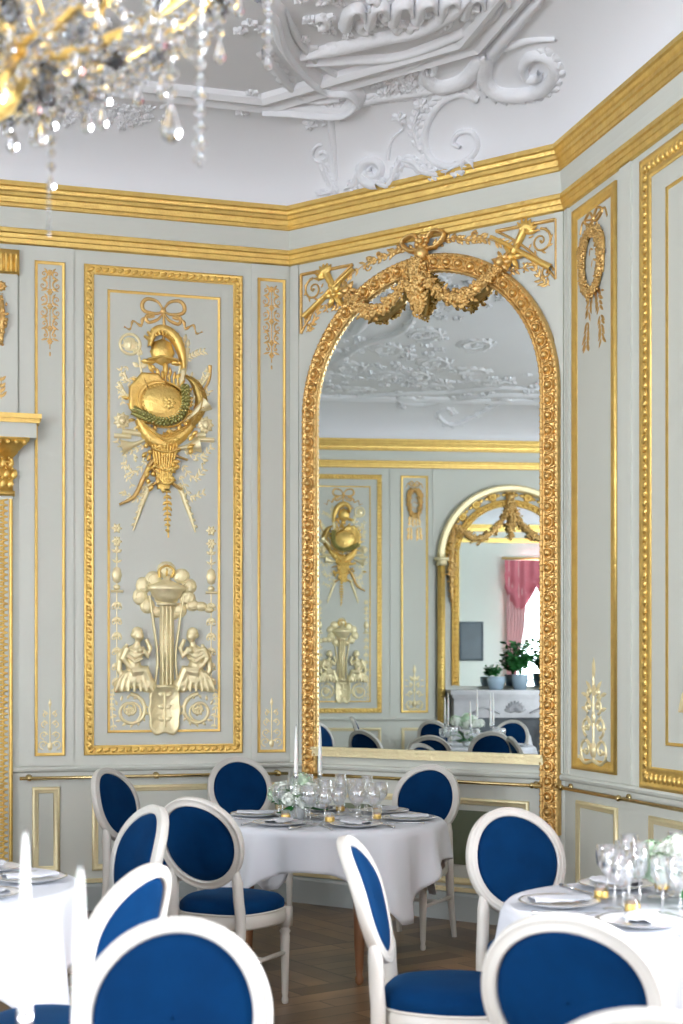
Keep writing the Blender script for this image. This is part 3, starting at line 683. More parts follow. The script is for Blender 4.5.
# gilt doorcase at the left edge: two pilasters, entablature, overdoor
def pilaster(label, W, u):
    t = thing('pilaster', label, 'pilaster', wpt(W, u, 0), W[3], 'gilt pilasters of the doorcase'); h = .105
    MB().box(-h-.02, h+.02, -.07, 0, 0, .17).build('plinth', SHADEG, t, smooth=False)
    mb = MB(); mb.box(-h, h, -.035, 0, .17, 2.60); mb.build('shaft', PAINT, t, smooth=False)
    mb = MB()
    for x in (-h+.012, h-.012): band(mb, [(x, .2), (x, 2.58)], .012, .012, .035)
    for i in range(66):
        z = .22+i*.036
        for q in (-1, 1):
            band(mb, [(q*(h-.03), z-.018), (0, z+.0)], .006, .010, .035, 3); band(mb, [(0, z+.0), (q*(h-.03), z+.018)], .006, .010, .035, 3)
            blob(mb, q*.045, z, .011, .011, .012, n=.037, seg=6, rings=3)
    mb.build('lattice_relief', GOLD, t)
    mb = MB(); mb.box(-h-.012, h+.012, -.055, 0, 2.60, 2.63); mb.box(-h, h, -.045, 0, 2.63, 2.84)
    rows = []
    for hw_, dp_, z_ in ((h, .045, 2.83), (h+.005, .05, 2.845), (h+.03, .065, 2.87), (h+.035, .08, 2.885), (h+.045, .085, 2.89), (h+.075, .10, 2.925), (h+.10, .12, 2.945), (h+.10, .12, 2.955)):
        rows.append([Vector((-hw_, 0, z_)), Vector((-hw_, -dp_, z_)), Vector((hw_, -dp_, z_)), Vector((hw_, 0, z_))])
    mb.grid(rows)
    for i in range(8):
        x = -h-.07+i*.0496; blob(mb, x, 2.925, .017, .018, .03, n=.095, seg=7); 
    for k_, (z_, L_) in enumerate(((2.64, .07), (2.70, .07), (2.76, .08))):
        for i in range(5):
            x = -h+.02+(i+.5*(k_ % 2))*.042; leaf(mb, x, z_, PI/2-.3*(x/h), L_, .040, .022, .046); blob(mb, x, z_+L_*.9, .010, .009, .012, n=.064, seg=6)
    for s in (-1, 1): scroll(mb, s*(h-.03), 2.80, .032, 1.3, PI/2, -s, .009, .075)
    rosette(mb, 0, 2.79, .035, 7, .07)
    blob(mb, 0, 2.56, .03, .04, .05); rosette(mb, 0, 2.56, .05, 7, .03); mb.build('capital', GOLD, t)
    return t
pilaster('gilt lattice pilaster with leafy capital at the left edge of the picture', WA, -1.885)
pilaster('gilt lattice pilaster on the far side of the doorway', WA, -3.55)
t = thing('entablature', 'green-grey entablature with gilt top moulding above the left pilaster', 'entablature', wpt(WA, -2.72, 2.955), WA[3])
MB().box(-1.08, 1.08, -.11, 0, 0, .09).build('frieze', PAINT, t, smooth=False)
mb = MB(); mb.box(-1.11, 1.11, -.14, 0, .115, .145); mb.box(-1.10, 1.10, -.125, 0, .09, .115); mb.build('gilt_moulding', GOLD, t, smooth=False)
t = thing('frieze_strip', 'upright strip with rosette and gilt flower drop above the left pilaster', 'wall panel', wpt(WA, -1.88, 3.10), WA[3])
MB().box(-.13, .13, -.03, 0, 0, 1.03).build('strip_board', PAINT, t, smooth=False)
mb = MB(); mb.box(-.14, .14, -.045, 0, .88, 1.03)
for i in range(9): band(mb, [(-.12+.03*i, .89), (-.12+.03*i, 1.0)], .010, .012, .045)
mb.build('fluted_block', GOLD, t)
mb = MB(); rosette(mb, .03, .80, .035, 8, .02, 0); 
for v in mb.v[:]: pass
mb.build('rosette', GOLDD, t, loc=(0, -.03, 0))
mb = MB(); garland(mb, [(.03, .74), (.035, .60), (.03, .44)], .035, dens=50); branch(mb, [(.03, .10), (.03, .16), (.03, .24)], 4, .05, .02); mb.build('flower_drop', GOLDD, t, loc=(0, -.03, 0))
d = thing('door_1', None, None, wpt(WA, -2.72, 0), WA[3]); struct(d)
for s in (-1, 1):
    MB().box(min(s*.005, s*.71), max(s*.005, s*.71), -.03, 0, .01, 2.9).build('door_leaf', PAINT, d, smooth=False)
    for z0, z1 in ((.2, .8), (.95, 2.75)):
        mb = MB(); sweep(mb, rect(min(s*.10, s*.62), max(s*.10, s*.62), z0, z1), [(0, .03), (0, .045), (-.03, .04), (-.03, .03)]); mb.build('door_moulding', GOLD, d)
MB().tube([R3(.06, 1.05, .03), R3(.06, 1.05, .08), R3(.16, 1.05, .085)], .010).build('door_handle', BRASS, d)
mb = MB(); sweep(mb, rect(-.75, .75, .12, .95), [(0, 0), (0, .02), (-.05, .02), (-.05, 0)]); o = thing('overdoor_panel', 'gilt-framed overdoor panel above the doorway', 'wall panel', wpt(WA, -2.72, 3.1), WA[3]); mb.build('gilt_frame', GOLD, o)

# ================================================================== ARCHED MIRRORS
def arch_path(hw, zb, zs, r=None, n=28):
    """counter-clockwise from bottom left: bottom left, bottom right, up and over"""
    r = r or hw
    return [(-hw, zb), (hw, zb)]+[(math.cos(PI*i/n)*hw, zs+math.sin(PI*i/n)*r) for i in range(n+1)]
def arched_mirror(label, W, u, hw, zb, zs, fw, tail=None, sc=1.0, garl='swag'):
    """hw: half width of the glass; zb: sill; zs: springing; fw: frame width; tail: how low the side frames run"""
    t = thing('arched_mirror', label, 'mirror', wpt(W, u, 0, .002), W[3])
    g = MB(); P = arch_path(hw+.02, zb-.01, zs); n = len(P)
    g.add([R3(a, b, .030) for a, b in P]+[R3(a, b, 0) for a, b in P], [tuple(range(n))]+[tuple(reversed(range(n, 2*n)))]+[(i, i+n, (i+1) % n+n, (i+1) % n) for i in range(n)])
    g.build('mirror_glass', MIRROR, t, smooth=False)
    low = tail if tail is not None else zb
    path = [(hw, low)]+[(math.cos(PI*i/36)*hw, zs+math.sin(PI*i/36)*hw) for i in range(37)]+[(-hw, low)]
    mb = MB(); f = fw
    prof = [(-.002, .028), (0, .05), (f*.10, .055), (f*.14, .04), (f*.20, .036), (f*.34, .048), (f*.60, .048), (f*.72, .035), (f*.78, .045), (f*.92, .050), (f, .030), (f, 0)]
    sweep(mb, path, prof, closed=False); gf = mb.build('gilt_frame', GOLDD if garl == 'swag' else GOLD, t)
    eg = MB(); mid = hw+f*.47
    mp = [(mid, low)]+[(math.cos(PI*i/36)*mid, zs+math.sin(PI*i/36)*mid) for i in range(37)]+[(-mid, low)]
    for i, (x, z, a) in enumerate(along(mp, .088*sc, False)):
        blob(eg, x, z, .026*sc, f*.19, .036, a, .045, seg=8, rings=5)
        ex, ez = x+math.cos(a)*.044*sc, z+math.sin(a)*.044*sc
        blob(eg, ex, ez, .008*sc, f*.26, .030, a+.25, .042, seg=6, rings=4)
        cx_, cz_ = x, z
        ringp = [(cx_+math.cos(a)*math.cos(q)*.034*sc-math.sin(a)*math.sin(q)*f*.26, cz_+math.sin(a)*math.cos(q)*.034*sc+math.cos(a)*math.sin(q)*f*.26) for q in [2*PI*k/10 for k in range(11)]]
        band(eg, ringp, .005*sc, .016, .045, 3)
    eg.build('egg_moulding', GOLDD if garl == 'swag' else GOLD, gf)
    for rad in (hw+f*.86, hw+f*.05):
        bd = MB()
        mp = [(rad, low)]+[(math.cos(PI*i/36)*rad, zs+math.sin(PI*i/36)*rad) for i in range(37)]+[(-rad, low)]
        for x, z, a in along(mp, .036*sc, False): blob(bd, x, z, .013*sc, f*.075, .016, a+.5, .046, seg=6, rings=3)
        bd.build('leaf_moulding', GOLDD if garl == 'swag' else GOLD, gf)
    if garl == 'swag':
        mb = MB(); mb.box(-hw-f*.2, hw+f*.2, -.055, 0, zb-.055, zb); mb.box(-hw-f*.2, hw+f*.2, -.07, 0, zb-.012, zb+.004); mb.build('sill', GOLDL, t, smooth=False)
    top = zs+hw
    if garl == 'swag':
        mb = MB(); z0 = top+f
        for s in (-1, 1):
            band(mb, smooth2([(0, z0+.05), (s*.07, z0+.13), (s*.15, z0+.10), (s*.10, z0+.04), (s*.02, z0+.03)], 5), .014, .03, .03)
            branch(mb, [(s*.05, z0+.05), (s*.18, z0+.075), (s*.30, z0+.045), (s*.42, z0+.03)], 10, .05, .024, .007, .012)
            for q_ in (.20, .34): scroll(mb, s*q_, z0+.07, .022, 1.2, 0, s, .006, .014)
        for i in range(7): blob(mb, math.cos(i*.9)*.035, z0+.075+math.sin(i*.9)*.032, .020, .020, .022, n=.05, seg=8)
        blob(mb, 0, z0+.075, .022, .022, .03, n=.06); blob(mb, 0, z0+.0, .05, .05, .05, n=.05)
        mb.build('ribbon_bow', GOLDD, t)
        for s in (-1, 1):
            mb = MB(); garland(mb, [(s*.03-.03, z0-.06), (s*.10-.03, z0-.20), (s*.24-.02, z0-.305), (s*.36-.02, z0-.31), (s*.48, z0-.23), (s*.54, z0-.17)], .050, .05, dens=300, big=.55); mb.build('flower_garland', GOLDD, t)
            mb = MB(); blob(mb, s*.55, z0-.145, .036, .036, .045, n=.06); [leaf(mb, s*.55, z0-.145, i*.9, .075, .035, .03, .05) for i in range(7)]; mb.build('garland_knot', GOLDD, t)
        mb = MB(); garland(mb, [(-.02, z0-.03), (-.015, z0-.14), (-.01, z0-.26), (-.01, z0-.37)], .062, .05, dens=260, big=.55); mb.build('flower_drop', GOLDD, t)
    else:
        z0 = top+f
        mb = MB()
        for s in (-1, 1): band(mb, smooth2([(0, z0+.06), (s*.12, z0+.13), (s*.22, z0+.10), (s*.30, z0+.06), (s*.38, z0+.09), (s*.46, z0+.05)], 5), .018, .03, .03)
        blob(mb, 0, z0+.03, .06, .06, .06, n=.04); mb.build('ribbon_bow', GOLDD, t)
        for s in (-1, 1):
            mb = MB(); garland(mb, [(s*.03, z0), (s*.10, z0-.25), (s*.28, z0-.46), (s*.48, z0-.52), (s*.68, z0-.40), (s*hw*1.08, z0-.36)], .058, .05, dens=170); mb.build('flower_garland', GOLDD, t)
            mb = MB(); garland(mb, [(s*(hw+f*.8), z0-.34), (s*(hw+f*1.1), z0-.8), (s*(hw+f*1.05), z0-1.35)], .06, .04, dens=150); mb.build('side_festoon', GOLDD, t)
        mb = MB(); garland(mb, [(0, z0), (.0, z0-.22), (.0, z0-.50)], .075, .05, dens=120); mb.build('flower_drop', GOLDD, t)
    return t
UMID = WM/2
arched_mirror('tall arched mirror in a gilt egg-and-dart frame hung with flower garlands', WMI, 1.040, .80, 1.02, 3.155, .115, .56)
def spandrel(label, W, u0, s, R1=1.075, zs=3.155, zt=4.105, x0=.915):
    """s=-1 left, 1 right; u0 = arch centre"""
    t = thing('spandrel_relief', label, 'wall ornament', wpt(W, u0, 0, .002), W[3])
    mb = MB(); a0 = math.acos(x0/R1); z_ = zs+R1*math.sin(a0); xt = math.sqrt(max(0.0, R1*R1-(zt-zs)**2)); a1 = math.acos(xt/R1)
    arc = [(s*R1*math.cos(a0+(a1-a0)*i/14), zs+R1*math.sin(a0+(a1-a0)*i/14)) for i in range(15)]
    P = [(s*x0, zt)]+arc; P = P if s > 0 else P
    band(mb, [(s*x0, zt), (s*x0, z_)], .011, .014); band(mb, [(s*x0, zt), (s*xt, zt)], .011, .014); band(mb, arc, .008, .011)
    mb.build('gilt_border', GOLDD, t)
    mb = MB(); c = (s*(x0-.16), zt-.15)
    # crossed trumpet and quiver
    band(mb, [(s*(x0-.03), zt-.28), (s*(x0-.42), zt-.03)], [.022, .010], .03, .004); band(mb, [(s*(x0-.34), zt-.26), (s*(x0-.20), zt-.02)], [.012, .028], .03, .004)
    for i in range(7): leaf(mb, s*(x0-.20+.0*i), zt-.05, PI/2-s*.5+(i-3)*.35, .09, .03, .03, .01)
    for i in range(6): leaf(mb, s*(x0-.28), zt-.18, i*1.05, .09, .035, .035, .02)
    blob(mb, s*(x0-.28), zt-.18, .03, .03, .04, n=.02)
    mb.build('crossed_instruments', GOLD, t)
    mb = MB()
    scroll(mb, s*(x0-.10), zt-.11, .075, 1.5, PI/2, -s, .007, .010); scroll(mb, s*(x0-.06), zt-.30, .045, 1.3, 0, s, .006, .010); scroll(mb, s*(x0-.52*1), zt-.035, .026, 1.2, 0, s, .005, .008)
    branch(mb, [(s*(x0-.04), zt-.38), (s*(x0-.10), zt-.33), (s*(x0-.16), zt-.22)], 6, .05, .018); branch(mb, [(s*(x0-.56), zt+.02), (s*(x0-.40), zt-.06), (s*(x0-.30), zt-.10)], 7, .05, .018)
    branch(mb, [(s*(x0-.40), zt-.24), (s*(x0-.30), zt-.25), (s*(x0-.12), zt-.24)], 7, .05, .018, berries=True)
    for a in range(8): leaf(mb, s*(x0-.10)+math.cos(a*.8)*.06, zt-.11+math.sin(a*.8)*.06, a*.8+1, .035, .014, .008)
    mb.build('scroll_foliage', GOLDD, t)
spandrel('gilt musical-trophy corner ornament above the mirror, on its left shoulder', WMI, 1.008, -1)
spandrel('gilt musical-trophy corner ornament above the mirror, on its right shoulder', WMI, 1.008, 1, 1.11, 3.155, 4.135)

# ---- fireplace and chimney glass on the far left wall (seen in the mirror)
UF = -3.49
arched_mirror('arched chimney glass with garlands over the fireplace, seen inside the big mirror', WD, UF, .69, 1.34, 3.0, .09, 1.34, .8, 'festoon')
t = thing('arched_surround', 'gilt arch with rosettes framing the chimney glass, seen in the mirror', 'arch', wpt(WD, UF, 0, .002), WD[3])
mb = MB(); R_ = .955; path = [(R_, 3.0)]+[(math.cos(PI*i/36)*R_, 3.0+math.sin(PI*i/36)*R_) for i in range(37)]+[(-R_, 3.0)]
sweep(mb, path, [(-.075, .02), (-.075, .09), (-.05, .12), (-.02, .10), (0, .12), (.015, .08), (.015, 0)], closed=False); mb.build('arch_moulding', GOLDL, t)
mb = MB()
for i in range(11):
    a = PI*(i+.5)/11; rosette(mb, math.cos(a)*.845, 3.0+math.sin(a)*.845, .075, 8, .03); [leaf(mb, math.cos(a+q)*.845, 3.0+math.sin(a+q)*.845, a+PI/2*(1 if q > 0 else -1), .07, .05, .02) for q in (-.06, .06)]
mb.build('rosette_band', GOLD, t)
for s in (-1, 1):
    mb = MB(); x = s*.925; mb.box(x-.06, x+.06, -.14, 0, 2.90, 3.0); mb.box(x-.085, x+.085, -.16, 0, 2.965, 3.005); mb.build('capital', GOLDL, t)
    mb = MB(); mb.box(x-.045, x+.045, -.10, 0, .0, 2.90)
    for i in range(60): blob(mb, x, .1+i*.046, .014, .02, .02, n=.10, seg=6, rings=3)
    mb.build('pilaster_strip', GOLD, t)
t = thing('fireplace', 'grey veined marble fireplace with carved shell below the chimney glass, seen in the mirror', 'fireplace', wpt(WD, UF, 0, .002), WD[3])
mb = MB(); mb.box(-.86, .86, -.40, 0, 1.22, 1.28); mb.box(-.83, .83, -.36, 0, 1.18, 1.22); mb.build('mantel_shelf', MARBLE, t, smooth=False)
mb = MB(); mb.box(-.80, .80, -.30, 0, .92, 1.18); mb.build('lintel', MARBLE, t, smooth=False)
for s in (-1, 1): mb = MB(); mb.box(min(s*.58, s*.80), max(s*.58, s*.80), -.30, 0, 0, .92); scroll(mb, s*.69, .80, .08, 1.3, PI/2, s, .03, .35); mb.build('jamb', MARBLE, t, smooth=False)
mb = MB()
for i in range(9): a = PI*(i+.5)/9; leaf(mb, 0, 1.0, a, .15, .06, .05, .30)
for s in (-1, 1): scroll(mb, s*.20, 1.04, .06, 1.3, 0, s, .015, .05); [band(mb, smooth2([(s*.2, .98), (s*.4, 1.05), (s*.55, .98)], 5), .015, .03, .30)]
mb.build('carved_shell', MARBLE, t)
MB().box(-.58, .58, -.06, 0, 0, .92).build('firebox', DARK, t, smooth=False)

# ================================================================== CEILING RELIEF
def cove_uv(W, u, s, lift=0):
    """point on the cove of wall W; s = 0 at the cornice, 1 at the end of the cove, above 1 = metres onto the ceiling + 1"""
    if s <= 1:
        a = max(s, 0)*PI/2; n = COVE0+(COVE1-COVE0)*(1-math.cos(a)); z = ZC0+(ZC1-ZC0)*math.sin(a)
        nx, nz = math.cos(a), -math.sin(a)
        return wpt(W, u, z+nz*lift, n+nx*lift), (W[2]*nx+Vector((0, 0, nz)))
    return wpt(W, u, ZC1-lift, COVE1+(s-1)), Vector((0, 0, -1))
def dist_in(p):
    return min((p-W[0]).dot(W[2]) for W in (WA, WMI, WB, WD, WE))
def ceil_h(p):
    d = dist_in(p)
    if d >= COVE1: return ZC1
    if d <= COVE0: return ZC0
    c = 1-(d-COVE0)/(COVE1-COVE0); return ZC0+(ZC1-ZC0)*math.sqrt(max(0, 1-c*c))
def at_ceiling(x, y):
    """the ceiling or cove point seen at a place of the photograph, and its normal"""
    d = Vector(((x-HX)/F, 1, (HY-y)/F)); o = Vector((0, 0, CAMH)); lo, hi = 1.0, 12.0; t = lo
    while t < hi:
        p = o+d*t
        if p.z > ceil_h(p): break
        t += .05
    a, b = t-.05, t
    for _ in range(14):
        m = (a+b)/2; p = o+d*m
        if p.z > ceil_h(p): b = m
        else: a = m
    p = o+d*a; e = .01
    gx = (ceil_h(p+Vector((e, 0, 0)))-ceil_h(p-Vector((e, 0, 0))))/(2*e); gy = (ceil_h(p+Vector((0, e, 0)))-ceil_h(p-Vector((0, e, 0))))/(2*e)
    gx = max(-3, min(3, gx)); gy = max(-3, min(3, gy))
    return p, Vector((gx, gy, -1)).normalized()
def band3(mb, PN, wd, h, seg=6):
    """half-round strip through (point, normal) pairs"""
    rows = []; N = len(PN)
    if not hasattr(wd, '__len__'): wd = [wd*min(1, .15+i/6, .15+(N-1-i)/6) for i in range(N)]
    for i, (p, n) in enumerate(PN):
        t = (PN[min(i+1, N-1)][0]-PN[max(i-1, 0)][0]).normalized(); s = t.cross(n).normalized()
        W_ = wd[i] if hasattr(wd, '__len__') else wd; H_ = h[i] if hasattr(h, '__len__') else h
        rows.append([p-n*.008+s*math.cos(PI*j/seg)*W_+n*(math.sin(PI*j/seg)*H_) for j in range(seg+1)])
    mb.grid(rows)
def leaf3(mb, p, n, d, L, Wd, H=.02):
    d = (d-n*d.dot(n)).normalized(); s = d.cross(n)
    rows = []
    for t, wq, h in ((0, .25, .3), (.3, .9, 1), (.6, .9, .9), (.85, .6, .8), (1, .05, .9)):
        c = p+d*L*t; rows.append([c-s*Wd*.5*wq, c+n*H*h*.6-s*Wd*.22*wq, c+n*H*h, c+n*H*h*.6+s*Wd*.22*wq, c+s*Wd*.5*wq])
    mb.grid(rows)
def fr_leaves(mb, PN, L, Wd, every=2, side=(-1, 1), H=.03, fwd=.8):
    every = max(1, every-1); L *= .75; fwd = fwd*2+.6; H *= .6
    for i in range(1, len(PN)-1, every):
        p, n = PN[i]; t = (PN[i+1][0]-PN[i-1][0]).normalized(); s = t.cross(n).normalized()
        for q in side: leaf3(mb, p+s*q*.01, n, t*fwd+s*q, L*random.uniform(.7, 1.15), Wd, H)
def ptaper(PN, w0, w1): return [w0+(w1-w0)*i/(len(PN)-1) for i in range(len(PN))]
def flower3(mb, p, n, r):
    t = n.orthogonal().normalized(); b = n.cross(t)
    for i in range(6):
        a = i*PI/3+random.random(); leaf3(mb, p, n, t*math.cos(a)+b*math.sin(a), r, r*.8, r*.5)
    mb.ell(p+n*r*.3, (r*.3,)*3, 6, 4)
def cpx(L, k=6): return [at_ceiling(p[0], p[1]) for p in smooth2(L, k)]
def relief_obj(name, fn, label):
    mb = MB(); fn(mb); o = mb.build(name, STUCCO); tag(o, label, 'ceiling relief'); return o
def spir_px(x, y, r, turns, a0, d, n=22, asp=1.0): return [(a, b) for a, b in [(x+math.cos(a0+d*2*PI*turns*i/n)*r*(1-.85*i/n), y+asp*math.sin(a0+d*2*PI*turns*i/n)*r*(1-.85*i/n)) for i in range(n+1)]]
def main_left(mb):
    P = cpx([(262, -6), (277, 12), (284, 38), (303, 66), (326, 84), (348, 86), (358, 97), (344, 109), (318, 109), (291, 106), (262, 104)]); band3(mb, P, ptaper(P, .06, .05), .055); band3(mb, [(p+n*.035, n) for p, n in P], .018, .05)
    P = cpx([(262, 48), (276, 66), (292, 86), (312, 98), (340, 96)]); band3(mb, P, .03, .05); fr_leaves(mb, P, .12, .07, 3, (-1, 1))
    P = cpx([(286, 8), (296, 34), (314, 58), (340, 74), (362, 76)]); band3(mb, P, .022, .04); fr_leaves(mb, P, .09, .06, 4, (1,))
    P = cpx([(330, 118), (334, 150), (337, 180)]); band3(mb, P, ptaper(P, .03, .012), .03)
    P = cpx(spir_px(322, 155, 11, 1.2, -1.5, -1)); band3(mb, P, .012, .025)
    P = cpx([(322, 160), (328, 176), (334, 190), (318, 196)]); band3(mb, P, .02, .03); fr_leaves(mb, P, .07, .05, 3)
    for x, y in ((252, 92), (246, 102), (242, 112), (258, 96), (326, 122), (340, 116), (352, 104), (250, 22), (262, 28), (240, 30), (330, 30), (318, 22), (345, 24)): flower3(mb, *at_ceiling(x, y), .045)
relief_obj('stucco_scroll', main_left, 'white stucco C-scroll on the ceiling between the chandelier crystals and the mirror corner')
def main_ridges(mb):
    for L, w_, h in (([(300, 52), (340, 46), (384, 36), (420, 28), (452, 10), (470, -8)], .055, .06), ([(306, 60), (350, 58), (400, 54), (450, 36), (490, 16), (505, -6)], .03, .05), ([(350, 72), (400, 66), (440, 48)], .03, .05)):
        P = cpx(L); band3(mb, P, w_, h); 
        if w_ > .05: fr_leaves(mb, P, .12, .08, 4, (-1, 1), .04)
    for i in range(34):
        x = random.uniform(300, 480); y = random.uniform(-4, 44-(x-300)*.13)
        if i % 3: flower3(mb, *at_ceiling(x, y), random.uniform(.025, .05))
        else: P = cpx(spir_px(x, y, random.uniform(5, 9), 1.1, random.uniform(0, 6), random.choice((-1, 1)), 14, .7), 2); band3(mb, P, ptaper(P, .035, .012), ptaper(P, .05, .03))
    for x in range(345, 490, 24): P = cpx([(x, 24-(x-350)*.1), (x+5, 8-(x-350)*.1), (x+15, 4-(x-350)*.1), (x+20, 14-(x-350)*.1)]); band3(mb, P, ptaper(P, .04, .015), .06)
relief_obj('stucco_cartouche', main_ridges, 'large white stucco cartouche with ridged mouldings on the ceiling above the mirror')
def main_right(mb):
    P = cpx([(545, -8), (529, 10), (503, 40), (490, 56)]); band3(mb, P, ptaper(P, .02, .05), .045); fr_leaves(mb, P, .09, .06, 4, (-1,))
    P = cpx([(486, 52), (484, 76), (496, 92), (520, 95), (545, 88), (556, 70), (548, 56), (532, 55), (524, 66), (528, 77), (538, 77), (541, 70)]); band3(mb, P, ptaper(P, .055, .018), ptaper(P, .06, .05)); fr_leaves(mb, P[:40], .10, .08, 3, (1,), .04, .4)
    P = cpx([(505, 48), (530, 40), (556, 38)]); band3(mb, P, ptaper(P, .035, .01), .03)
    P = cpx([(421, 66), (428, 80), (444, 86), (466, 78), (480, 60), (486, 50)]); band3(mb, P, .05, .055); P = cpx(spir_px(430, 68, 9, 1.1, 2.5, 1)); band3(mb, P, .018, .05)
relief_obj('stucco_scroll', main_right, 'white stucco volute curling on the ceiling, toward the right wall')
def main_mid(mb):
    P = cpx([(300, 112), (340, 106), (380, 98), (420, 92), (455, 84)]); band3(mb, P, .035, .035); fr_leaves(mb, P, .09, .07, 2, (-1, 1), .035)
    for i in range(24): x = random.uniform(372, 412); flower3(mb, *at_ceiling(x, random.uniform(70, 92)), .055)
    for x, y in ((400, 118), (310, 124), (422, 104)): flower3(mb, *at_ceiling(x, y), .05)
    P = cpx([(408, 56), (400, 72), (410, 88)]); band3(mb, P, .03, .04)
relief_obj('stucco_garland', main_mid, 'white stucco flower garland along the cove above the mirror')
def low_r(mb):
    P = cpx([(478, 100), (462, 94), (444, 100), (430, 118), (425, 140), (432, 160), (450, 167), (468, 160), (478, 146), (472, 132), (459, 133), (454, 143), (461, 148)]); band3(mb, P, ptaper(P, .03, .014), ptaper(P, .03, .045)); fr_leaves(mb, P[:44], .11, .07, 3, (1,), .03, .9)
    P = cpx([(402, 160), (414, 163), (424, 172), (440, 174), (456, 168)]); band3(mb, P, .022, .04); fr_leaves(mb, P, .08, .05, 3)
    P = cpx([(462, 170), (468, 160), (476, 166)]); band3(mb, P, .02, .05)
    P = cpx([(420, 150), (414, 128), (420, 108)]); band3(mb, P, ptaper(P, .02, .008), .03); fr_leaves(mb, P, .08, .05, 3)
relief_obj('stucco_rinceau', low_r, 'white stucco acanthus scroll rising from the cornice above the right shoulder of the mirror')
def low_l(mb):
    P = cpx(spir_px(374, 171, 15, 1.5, 1.2, 1)); band3(mb, P, ptaper(P, .035, .014), .05); fr_leaves(mb, P[:60], .08, .06, 8, (1,))
    P = cpx([(346, 190), (356, 184), (362, 172), (386, 186), (396, 172), (402, 160)]); band3(mb, P, .022, .04); fr_leaves(mb, P, .07, .05, 4)
    P = cpx([(388, 160), (392, 140), (404, 128)]); band3(mb, P, ptaper(P, .015, .006), .025)
relief_obj('stucco_rinceau', low_l, 'white stucco curled volute resting on the cornice above the garlanded top of the mirror')
def left_drops(mb):
    for cx_, cy_, n_ in ((84, 112, 16), (118, 112, 16), (134, 120, 14), (150, 112, 8)):
        for i in range(n_): p, n = at_ceiling(cx_+random.gauss(0, 9), cy_+random.gauss(0, 6)); (flower3(mb, p, n, random.uniform(.025, .045)) if i % 2 else leaf3(mb, p, n, Vector((random.uniform(-1, 1), random.uniform(-1, 1), .5)), .08, .04, .02))
    P = cpx([(70, 104), (100, 118), (130, 116), (156, 106)]); band3(mb, P, .014, .02)
relief_obj('stucco_garland', left_drops, 'white stucco flower cluster hanging on the cove behind the chandelier crystals')
def mirrored(W, uc):
    def fn(mb):
        for s in (-1, 1):
            def C(L, k=6): return [cove_uv(W, uc+s*p[0], p[1]) for p in smooth2(L, k)]
            P = C([(0, 1.35), (.5, 1.30), (.9, 1.05), (1.2, .8), (1.5, .85), (1.6, 1.05), (1.45, 1.12), (1.35, 1.0)]); band3(mb, P, ptaper(P, .07, .03), .06); fr_leaves(mb, P, .14, .09, 3)
            P = C([(0, 1.8), (.5, 1.75), (1.0, 1.45), (1.6, 1.3), (2.1, 1.12)]); band3(mb, P, .05, .05); fr_leaves(mb, P, .15, .09, 3)
            P = C([(.2, .9), (.5, .5), (.8, .3), (1.0, .5), (.9, .65), (.8, .55)]); band3(mb, P, .03, .04); fr_leaves(mb, P, .10, .07, 3)
            P = C([(0, 1.0), (.3, 1.1), (.6, .95), (.8, 1.1)]); band3(mb, P, .04, .05); fr_leaves(mb, P, .10, .07, 2)
            for i in range(60): flower3(mb, *cove_uv(W, uc+s*random.uniform(0, 3.0), random.gauss(1.15, .25) if i % 2 else random.gauss(2.1, .2)), random.uniform(.045, .08))
            for uo, so in ((.6, 2.0), (1.3, 1.7), (2.2, 1.4), (2.6, 2.2), (1.0, 2.6), (1.9, 2.3)):
                P = [cove_uv(W, uc+s*(uo+math.cos(q*.45)*.32*(1-q/20)), so+math.sin(q*.45)*.22*(1-q/20)) for q in range(17)]; band3(mb, P, ptaper(P, .045, .015), .03); fr_leaves(mb, P, .16, .09, 2, (-1, 1))
    return fn
relief_obj('stucco_cartouche', mirrored(WD, -3.49), 'white stucco cartouche on the ceiling over the fireplace, seen in the mirror')
relief_obj('stucco_cartouche', mirrored(WA, -4.4), 'white stucco cartouche on the ceiling above the left wall, seen in the mirror')

